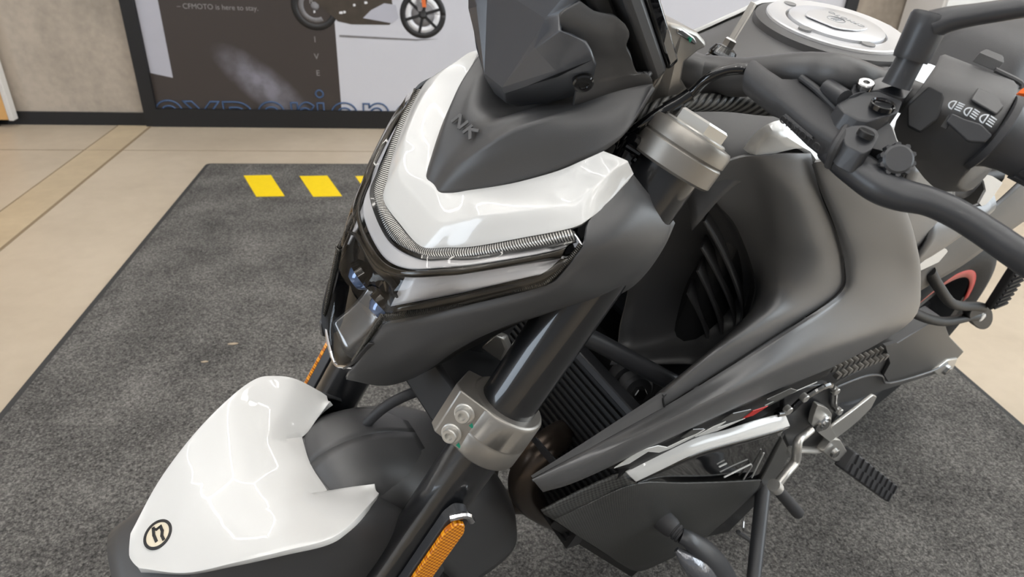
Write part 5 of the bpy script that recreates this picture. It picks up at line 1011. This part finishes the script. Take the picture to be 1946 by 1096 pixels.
# ---------------- lower side: carbon-look cover, white blade, decals
for s in (1, -1):
    q = lambda p: p if s > 0 else mir(p)
    x = MB(); rows = [[(1.0951,0.1280,0.4817), (1.0472,0.1330,0.4883), (0.9875,0.1460,0.5068), (0.8845,0.1500,0.4454), (0.7749,0.1560,0.3840), (0.6680,0.1620,0.3276)],
                      [(1.0457,0.1360,0.4182), (0.9972,0.1420,0.4142), (0.9381,0.1510,0.4080), (0.8484,0.1550,0.3545), (0.7549,0.1600,0.3153), (0.6653,0.1640,0.2995)],
                      [(0.9860,0.1360,0.3373), (0.9438,0.1420,0.3259), (0.8911,0.1500,0.3029), (0.8164,0.1550,0.2580), (0.7470,0.1580,0.2312), (0.6871,0.1620,0.2546)],
                      [(0.9185,0.1300,0.2398), (0.8479,0.1360,0.1553), (0.8062,0.1460,0.1625), (0.7637,0.1520,0.1733), (0.7258,0.1560,0.1921), (0.6996,0.1590,0.2234)]]
    grid(x, [[q(p) for p in r] for r in rows], 4, 4); bel = part('belly_cover', x, 'carbon_fine', thick=0.003, bevel=0.001, ref=(0.85, 0, 0.4))
    x = MB(); rows = [[(1.1140,0.1220,0.5065), (1.0590,0.1270,0.5173), (1.0039,0.1340,0.5294)], [(1.1112,0.1250,0.5013), (1.0538,0.1300,0.5051), (0.9970,0.1400,0.5190)], [(1.0951,0.1280,0.4817), (1.0429,0.1330,0.4875), (0.9875,0.1460,0.5068)]]
    grid(x, [[q(p) for p in r] for r in rows], 5, 3); lab(part('woven_strip', x, 'carbon', bel, thick=0.003, ref=(0.9, 0, 0.35)), 'coarse woven carbon-look edge strip')
    x = MB(); slab(x, [q(p) for p in ((1.0899,0.1260,0.4726), (0.9145,0.1280,0.2332), (0.8434,0.1340,0.1479), (0.8241,0.1200,0.0889), (0.9994,0.1200,0.3300), (1.0872,0.1200,0.4503))], (-0.004, -0.003 * s, -0.004)); part('belly_lip', x, 'dark', bel)
    x = MB(); slab(x, [q(p) for p in ((0.6501,0.1580,0.3078), (0.6921,0.1570,0.2132), (0.7192,0.1550,0.1887), (0.6228,0.1500,0.1226), (0.5881,0.1530,0.1954), (0.5997,0.1550,0.2463))], (0, -0.02 * s, 0)); part('belly_plate', x, 'dark', bel)
    # white blade
    x = MB(); rows = [[(1.0154,0.1410,0.5429), (0.9754,0.1440,0.5529), (0.9223,0.1480,0.5599), (0.8591,0.1520,0.5468), (0.7940,0.1550,0.5355), (0.7257,0.1570,0.5165)], [(1.0123,0.1480,0.5390), (0.9766,0.1510,0.5480), (0.9228,0.1560,0.5551), (0.8634,0.1600,0.5457), (0.7963,0.1630,0.5306), (0.7251,0.1650,0.5105)], [(1.0051,0.1530,0.5307), (0.9698,0.1570,0.5377), (0.9190,0.1620,0.5453), (0.8605,0.1660,0.5351), (0.7888,0.1700,0.5179), (0.7228,0.1720,0.5025)]]
    grid(x, [[q(p) for p in r] for r in rows], 4, 4); lab(part('side_blade', x, 'white', thick=0.004, bevel=0.001, ref=(0.8, 0, 0.35)), 'white curved blade above the carbon-look cover')
    x = MB(); rows = [[(0.9959,0.1490,0.5194), (0.9600,0.1520,0.5252), (0.9053,0.1560,0.5290), (0.8450,0.1600,0.5183), (0.7707,0.1640,0.4997), (0.7035,0.1660,0.4827)], [(0.9687,0.1400,0.4856), (0.9199,0.1450,0.4741), (0.8614,0.1500,0.4653), (0.7884,0.1530,0.4424), (0.7276,0.1570,0.4344), (0.6856,0.1600,0.4422)], [(0.9439,0.1300,0.4524), (0.8843,0.1380,0.4235), (0.7952,0.1450,0.3737), (0.7064,0.1480,0.3188), (0.6499,0.1520,0.2980), (0.6227,0.1540,0.3163)]]
    grid(x, [[q(p) for p in r] for r in rows], 4, 4); und = part('side_cover', x, 'gloss', thick=0.003, ref=(0.8, 0, 0.35))
    for pts in ([(0.7853,0.1535,0.3997), (0.7332,0.1575,0.4048), (0.7252,0.1575,0.3950), (0.7161,0.1545,0.3487)], [(0.6965,0.1570,0.3466), (0.7193,0.1600,0.4261)], [(0.8187,0.1530,0.4448), (0.8059,0.1545,0.4471)]):
        x = MB(); tube(x, [q(p) for p in pts], 0.0013, 6, smooth=False); part('trim_line', x, 'decal_white', und)
    x = MB(); slab(x, [q(p) for p in ((0.6375,0.1550,0.2535), (0.6717,0.1600,0.3753), (0.6950,0.1630,0.4510), (0.6121,0.1600,0.3602), (0.5848,0.1560,0.2607), (0.5983,0.1540,0.2069))], (0, -0.012 * s, 0)); part('heel_fairing', x, 'decal_grey', und, bevel=0.002)

# turn signal (left and right)
for s in (1, -1):
    q = lambda p: p if s > 0 else mir(p)
    a0, a1, a2 = V(q((0.8933,0.1550,0.3670))), V(q((0.8834,0.1760,0.3616))), V(q((0.8837,0.1980,0.3664)))
    d_ = (a2 - a0).normalized(); L_ = (a1 - a0).length
    x = MB(); lathe(x, a0, d_, [(-0.01, 0.0150), (0.0, 0.0155), (L_ * .5, 0.0145), (L_ * .72, 0.0125), (L_ * .74, 0.0105), (L_ * .82, 0.0105), (L_ * .84, 0.0122), (L_ * .96, 0.0122), (L_ * .98, 0.0102), (L_ * 1.06, 0.0102), (L_ * 1.08, 0.0115), (L_ * 1.2, 0.0115), (L_ * 1.22, 0)], 30); ts = part('turn_signal', x, 'rubber')
    x = MB(); tube(x, [q((0.8907,0.1840,0.3726)), q((0.8817,0.1950,0.3684)), q((0.8489,0.2130,0.3297)), q((0.8009,0.2300,0.2635)), q((0.6935,0.2460,0.1133))], [0.0115, 0.0135, 0.0215, 0.0235, 0.0140], 20, n=4, flat=0.75); part('signal_body', x, 'satin', ts)
    x = MB(); tube(x, [q((0.9003,0.1920,0.3565)), q((0.8913,0.2070,0.3474)), q((0.8702,0.2230,0.3232)), q((0.8277,0.2390,0.2651))], [0.0040, 0.0120, 0.0170, 0.0150], 18, n=4); lab(part('signal_lens', x, 'siglens', ts), 'clear signal lens')
    x = MB(); tube(x, [q((0.8961,0.1900,0.3527)), q((0.8808,0.2090,0.3503)), q((0.8427,0.2260,0.3037)), q((0.7741,0.2400,0.2059))], 0.0022, 8, n=4); part('signal_trim', x, 'chrome', ts)

# ---------------- foot controls, side stand
x = MB(); slab(x, [(0.7473,0.1500,0.5610), (0.6989,0.1520,0.5504), (0.6338,0.1550,0.5303), (0.5967,0.1580,0.5090), (0.5222,0.1600,0.4157), (0.5215,0.1600,0.3724), (0.4943,0.1580,0.3140), (0.5933,0.1540,0.3439), (0.6593,0.1520,0.4221)], (0, -0.010, 0)); fp = part('footrest_bracket', x, 'satin', bevel=0.002)
x = MB(); tube(x, [(0.7457,0.1560,0.5220), (0.7173,0.1580,0.5168), (0.7014,0.1600,0.5392), (0.6545,0.1620,0.5452), (0.6134,0.1620,0.5099), (0.5845,0.1630,0.4704), (0.5372,0.1630,0.4267)], 0.0045, 8, n=3); part('shift_rod', x, 'gloss', fp)
for p_ in ((0.7363,0.1620,0.5335), (0.6217,0.1650,0.5205), (0.5538,0.1660,0.4424), (0.7106,0.1630,0.5468)):
    x = MB(); lathe(x, p_, (0.1, 1, 0.1), [(-0.004, 0.006), (0.003, 0.006), (0.004, 0.005), (0.004, 0)], 12); part('small_bolt', x, 'alu', fp)
x = MB(); slab(x, corner_round([(0.6639,0.1680,0.5151), (0.6178,0.1690,0.4839), (0.5873,0.1700,0.4559), (0.5660,0.1720,0.4186), (0.5201,0.1760,0.3725), (0.5209,0.1760,0.3551), (0.5907,0.1720,0.4133), (0.6379,0.1690,0.4577), (0.6501,0.1680,0.4822)], 0.2, 3), (0, -0.008, 0)); part('heel_bracket', x, 'alu', fp, bevel=0.002)
x = MB(); lathe(x, (0.6130,0.1722,0.4520), (0.1, 1, 0.15), [(-0.003, 0.0145), (0.003, 0.0145), (0.005, 0.012), (0.005, 0.008), (0.008, 0.0075), (0.008, 0)], 28); part('pivot_cap', x, 'steel', fp)
x = MB(); slab(x, corner_round([(0.5596,0.1720,0.4131), (0.5034,0.1700,0.4212), (0.4536,0.1680,0.4341), (0.4274,0.1680,0.4173), (0.4135,0.1680,0.3822), (0.4339,0.1690,0.3625), (0.4609,0.1700,0.3509), (0.5002,0.1720,0.3477)], 0.15, 3), (0, -0.005, 0)); part('heel_guard', x, 'alu', fp, bevel=0.0015)
x = MB(); tube(x, [(0.6309,0.1700,0.4433), (0.6486,0.1720,0.4413), (0.6719,0.1760,0.4471), (0.6744,0.1820,0.4338), (0.6698,0.1880,0.4099), (0.6956,0.1940,0.4044), (0.7142,0.1980,0.3924)], [0.006, 0.006, 0.0065, 0.007, 0.007, 0.0065, 0.0065], 12, n=4); sl = part('shift_lever', x, 'alu')
x = MB(); a, b = V((0.7198,0.1990,0.3932)), V((0.6505,0.2280,0.3160)); lathe(x, a, b - a, [(-0.006, 0.008), (0.004, 0.0105), (0.008, 0.0085), ((b - a).length, 0.0095), ((b - a).length + 0.003, 0.008), ((b - a).length + 0.003, 0)], 20); part('shift_peg', x, 'rubber', sl)
x = MB(); lathe(x, a, b - a, [(-0.0075, 0.006), (-0.007, 0.0095), (0.006, 0.0108), (0.006, 0.008)], 20); part('peg_collar', x, 'alu', sl)
x = MB(); tube(x, [(0.6400,0.1650,0.3933), (0.5900,0.1670,0.3665), (0.5315,0.1680,0.3336), (0.5136,0.1700,0.3439)], 0.007, 10, n=3, flat=0.6); part('shift_link', x, 'alu', sl)
x = MB(); slab(x, corner_round([(0.5372,0.1780,0.3421), (0.5235,0.1760,0.3677), (0.4948,0.1780,0.3517), (0.4244,0.1860,0.2804), (0.4280,0.1880,0.2652), (0.4673,0.1860,0.2832)], 0.2, 3), (0, -0.014, -0.004)); pegb = part('footpeg', x, 'alu', bevel=0.002)
x = MB(); lathe(x, (0.5086,0.1870,0.3329), (0.1, 1, 0.2), [(-0.003, 0.009), (0.002, 0.009), (0.003, 0.0075), (0.003, 0)], 24); part('peg_pin', x, 'steel', pegb)
a, b = V((0.4486,0.1900,0.2875)), V((0.2235,0.2430,0.1038)); pd_ = (b - a).normalized(); side = V((1, 0, 0)); side = (side - pd_ * side.dot(pd_)).normalized(); upv = pd_.cross(side); upv = upv if upv.z > 0 else -upv
x = MB(); box(x, (a + b) / 2, (b - a) / 2, side * 0.019, upv * 0.011); part('peg_bar', x, 'rubber', pegb, bevel=0.003)
for k in range(9):
    t = (k + 0.5) / 9; c0 = a.lerp(b, t) + upv * 0.0115
    for sgn in (1, -1):
        x = MB(); box(x, c0 + side * 0.0095 * sgn, side * 0.0085 + pd_ * 0.004 * sgn * sgn, pd_ * 0.0016, upv * 0.0028); part('peg_tread', x, 'rubber', pegb)
x = MB(); lathe(x, (0.1814,0.2380,0.0435), (0, 0.6, -0.8), [(0, 0.003), (0.008, 0.003), (0.008, 0)], 10); part('peg_feeler', x, 'alu', pegb)
s0 = V((0.6137,0.1500,0.2721)); s1 = V((0.7184,0.2500,0.2083))
Mi = bike.matrix_world.inverted()
w0_, w1_ = bike.matrix_world @ s0, bike.matrix_world @ s1
fw = Mi @ (w0_ + (w1_ - w0_) * ((0.017 - w0_.z) / (w1_.z - w0_.z)))
x = MB(); tube(x, [s0, s1, fw], [0.013, 0.0115, 0.0105], 12, smooth=False, flat=0.8); stand = part('side_stand', x, 'satin')
x = MB(); lathe(x, fw, Mi.to_3x3() @ V((0, 0, 1)), [(-0.006, 0.028), (-0.001, 0.028), (0.0, 0.026), (0.0, 0)], 24, sx=1.4); part('stand_foot', x, 'satin', stand)
x = MB(); tube(x, [(0.5577,0.1720,0.0727), (0.6144,0.1740,0.1360), (0.6595,0.1760,0.1869), (0.6626,0.1740,0.1914)], 0.0042, 8, n=3); part('stand_tang', x, 'satin', stand)
x = MB(); tube(x, [(0.5048,0.1980,-0.0127), (0.4665,0.2120,-0.0466), (0.4416,0.2260,-0.0629), (0.4151,0.2440,-0.0719)], 0.0042, 8, n=3); part('stand_tang', x, 'satin', stand)
x = MB(); tube(x, [(0.5959,0.1500,0.1508), (0.6004,0.1550,0.1436), (0.6072,0.1650,0.1385), (0.5707,0.1720,0.1059)], 0.0022, 8, n=3); part('stand_spring', x, 'steel', stand)

# ---------------- swingarm, chain, rear peg bracket
for s in (1, -1):
    q = lambda p: p if s > 0 else mir(p)
    x = MB(); slab(x, corner_round([q(p) for p in ((0.4790,0.1050,0.3883), (0.3932,0.1150,0.4199), (0.3307,0.1180,0.4561), (0.1880,0.1180,0.4748), (0.0331,0.1180,0.3614), (-0.1740,0.1180,0.2341), (-0.1629,0.1180,0.2070), (-0.0762,0.1180,0.1984), (0.1759,0.1180,0.2694), (0.3286,0.1150,0.3018), (0.4238,0.1080,0.3294))], 0.12, 3), (0, -0.035 * s, 0)); swg = part('swingarm', x, 'black', bevel=0.003)
    x = MB(); slab(x, [q(p) for p in ((-0.0242,0.1230,0.2377), (-0.0692,0.1230,0.2535), (-0.1437,0.1230,0.2278), (-0.1788,0.1230,0.1758), (-0.1430,0.1230,0.1654), (-0.0866,0.1230,0.1963))], (0, -0.03 * s, 0)); part('axle_block', x, 'alu', swg, bevel=0.002)
    x = MB(); lathe(x, q((-0.1127,0.1240,0.2056)), (0, s, 0), [(-0.002, 0.012), (0.006, 0.012), (0.007, 0.010), (0.007, 0)], 6); part('axle_nut', x, 'steel', swg, sharp=20)
    x = MB(); slab(x, [q(p) for p in ((0.3939,0.1240,0.4841), (0.3502,0.1240,0.4757), (0.2772,0.1240,0.3925), (0.2295,0.1240,0.3174), (0.2946,0.1240,0.3689), (0.3064,0.1240,0.4049))], (0, -0.006 * s, 0)); part('chain_guard', x, 'black', swg)
    x = MB(); tube(x, [q(p) for p in ((0.5001,0.1240,0.4218), (0.4794,0.1240,0.4239), (0.3853,0.1240,0.4065), (0.3050,0.1240,0.3706), (0.2270,0.1240,0.3148), (0.0049,0.1240,0.2504), (-0.0820,0.1230,0.2390))], 0.0024, 8, n=4); part('swingarm_lip', x, 'satin', swg)
    # rear footrest hanger
    x = MB(); tube(x, [q(p) for p in ((0.4372,0.1250,0.6598), (0.3811,0.1320,0.6185), (0.2720,0.1400,0.5500), (0.1634,0.1480,0.5152), (0.1234,0.1500,0.5000))], 0.0085, 14, n=4); hg = part('footrest_hanger', x, 'dark')
    x = MB(); tube(x, [q(p) for p in ((0.4784,0.1200,0.6096), (0.3766,0.1260,0.5546), (0.2969,0.1330,0.5172), (0.2228,0.1390,0.4917), (0.1433,0.1460,0.4806), (0.0895,0.1500,0.4671))], 0.0085, 14, n=4); part('hanger_tube', x, 'dark', hg)
    x = MB(); slab(x, rounded([q(p) for p in ((0.1606,0.1520,0.4855), (0.1916,0.1520,0.5169), (0.1489,0.1520,0.5124), (0.0673,0.1520,0.4783), (-0.0139,0.1520,0.4186), (-0.0156,0.1520,0.3955), (0.0518,0.1520,0.4219))], 4), (0, -0.014 * s, 0)); part('hanger_plate', x, 'dark', hg, bevel=0.002)
    x = MB(); lathe(x, q((0.1059,0.1545,0.4732)), (0.1, s, 0.1), [(-0.002, 0.0085), (0.002, 0.0085), (0.003, 0.007), (0.003, 0)], 24); lab(part('hanger_bolt', x, 'white', hg), 'pale round bolt head')
    a, b = V(q((0.1153,0.1600,0.5137))), V(q((0.1736,0.1640,0.6233))); pd_ = (b - a).normalized(); sd = V((0.3, 0.95 * s, 0)); sd = (sd - pd_ * sd.dot(pd_)).normalized(); u2 = pd_.cross(sd)
    x = MB(); box(x, (a + b) / 2, (b - a) / 2, sd * 0.008, u2 * 0.016); rp = part('rear_footpeg', x, 'rubber', bevel=0.003)
    for k in range(8):
        x = MB(); c0 = a.lerp(b, (k + 0.7) / 8.4); box(x, c0 + sd * 0.009 , pd_ * 0.0025, sd * 0.003, u2 * 0.013); part('peg_tread', x, 'rubber', rp)
# chain run in front of the swingarm
ca, cb = V((0.5339,0.1300,0.4737)), V((0.3521,0.1280,0.4440)); cd = (cb - ca).normalized(); cz = cd.cross(V((0, 1, 0))).normalized()
chain = empty('drive_chain', (0, 0, 0), bike)
for k in range(10):
    for row in (0, 1):
        c0 = ca.lerp(cb, (k + 0.5) / 10) + V((0, -0.012 * row, 0.004 * row)); x = MB()
        out = [c0 + cd * math.cos(a) * 0.0058 + cz * math.sin(a) * (0.0062 + 0.001 * abs(math.cos(a))) for a in [2 * math.pi * i / 10 for i in range(10)]]
        slab(x, out, (0, -0.0075, 0)); part('chain_link', x, 'silver', chain)

# background: white cabinet by the wall at the right
wcab = empty('white_cabinet', (2.76, YW - 0.17, 0)); tag(wcab, 'pale white cabinet standing by the wall behind the handlebar', 'cabinet')
mb = MB(); box(mb, (0, 0, 0.45), (0.15, 0, 0), (0, 0.15, 0), (0, 0, 0.45)); build('body', mb, 'edge', wcab, bevel=0.01)
mb = MB(); box(mb, (0.0, -0.156, 0.46), (0.14, 0, 0), (0, 0.006, 0), (0, 0, 0.40)); build('door', mb, 'white', wcab, bevel=0.003)
mb = MB(); box(mb, (0.166, -0.13, 0.45), (0.014, 0, 0), (0, 0.02, 0), (0, 0, 0.45)); build('edge_strip', mb, 'wood', wcab)
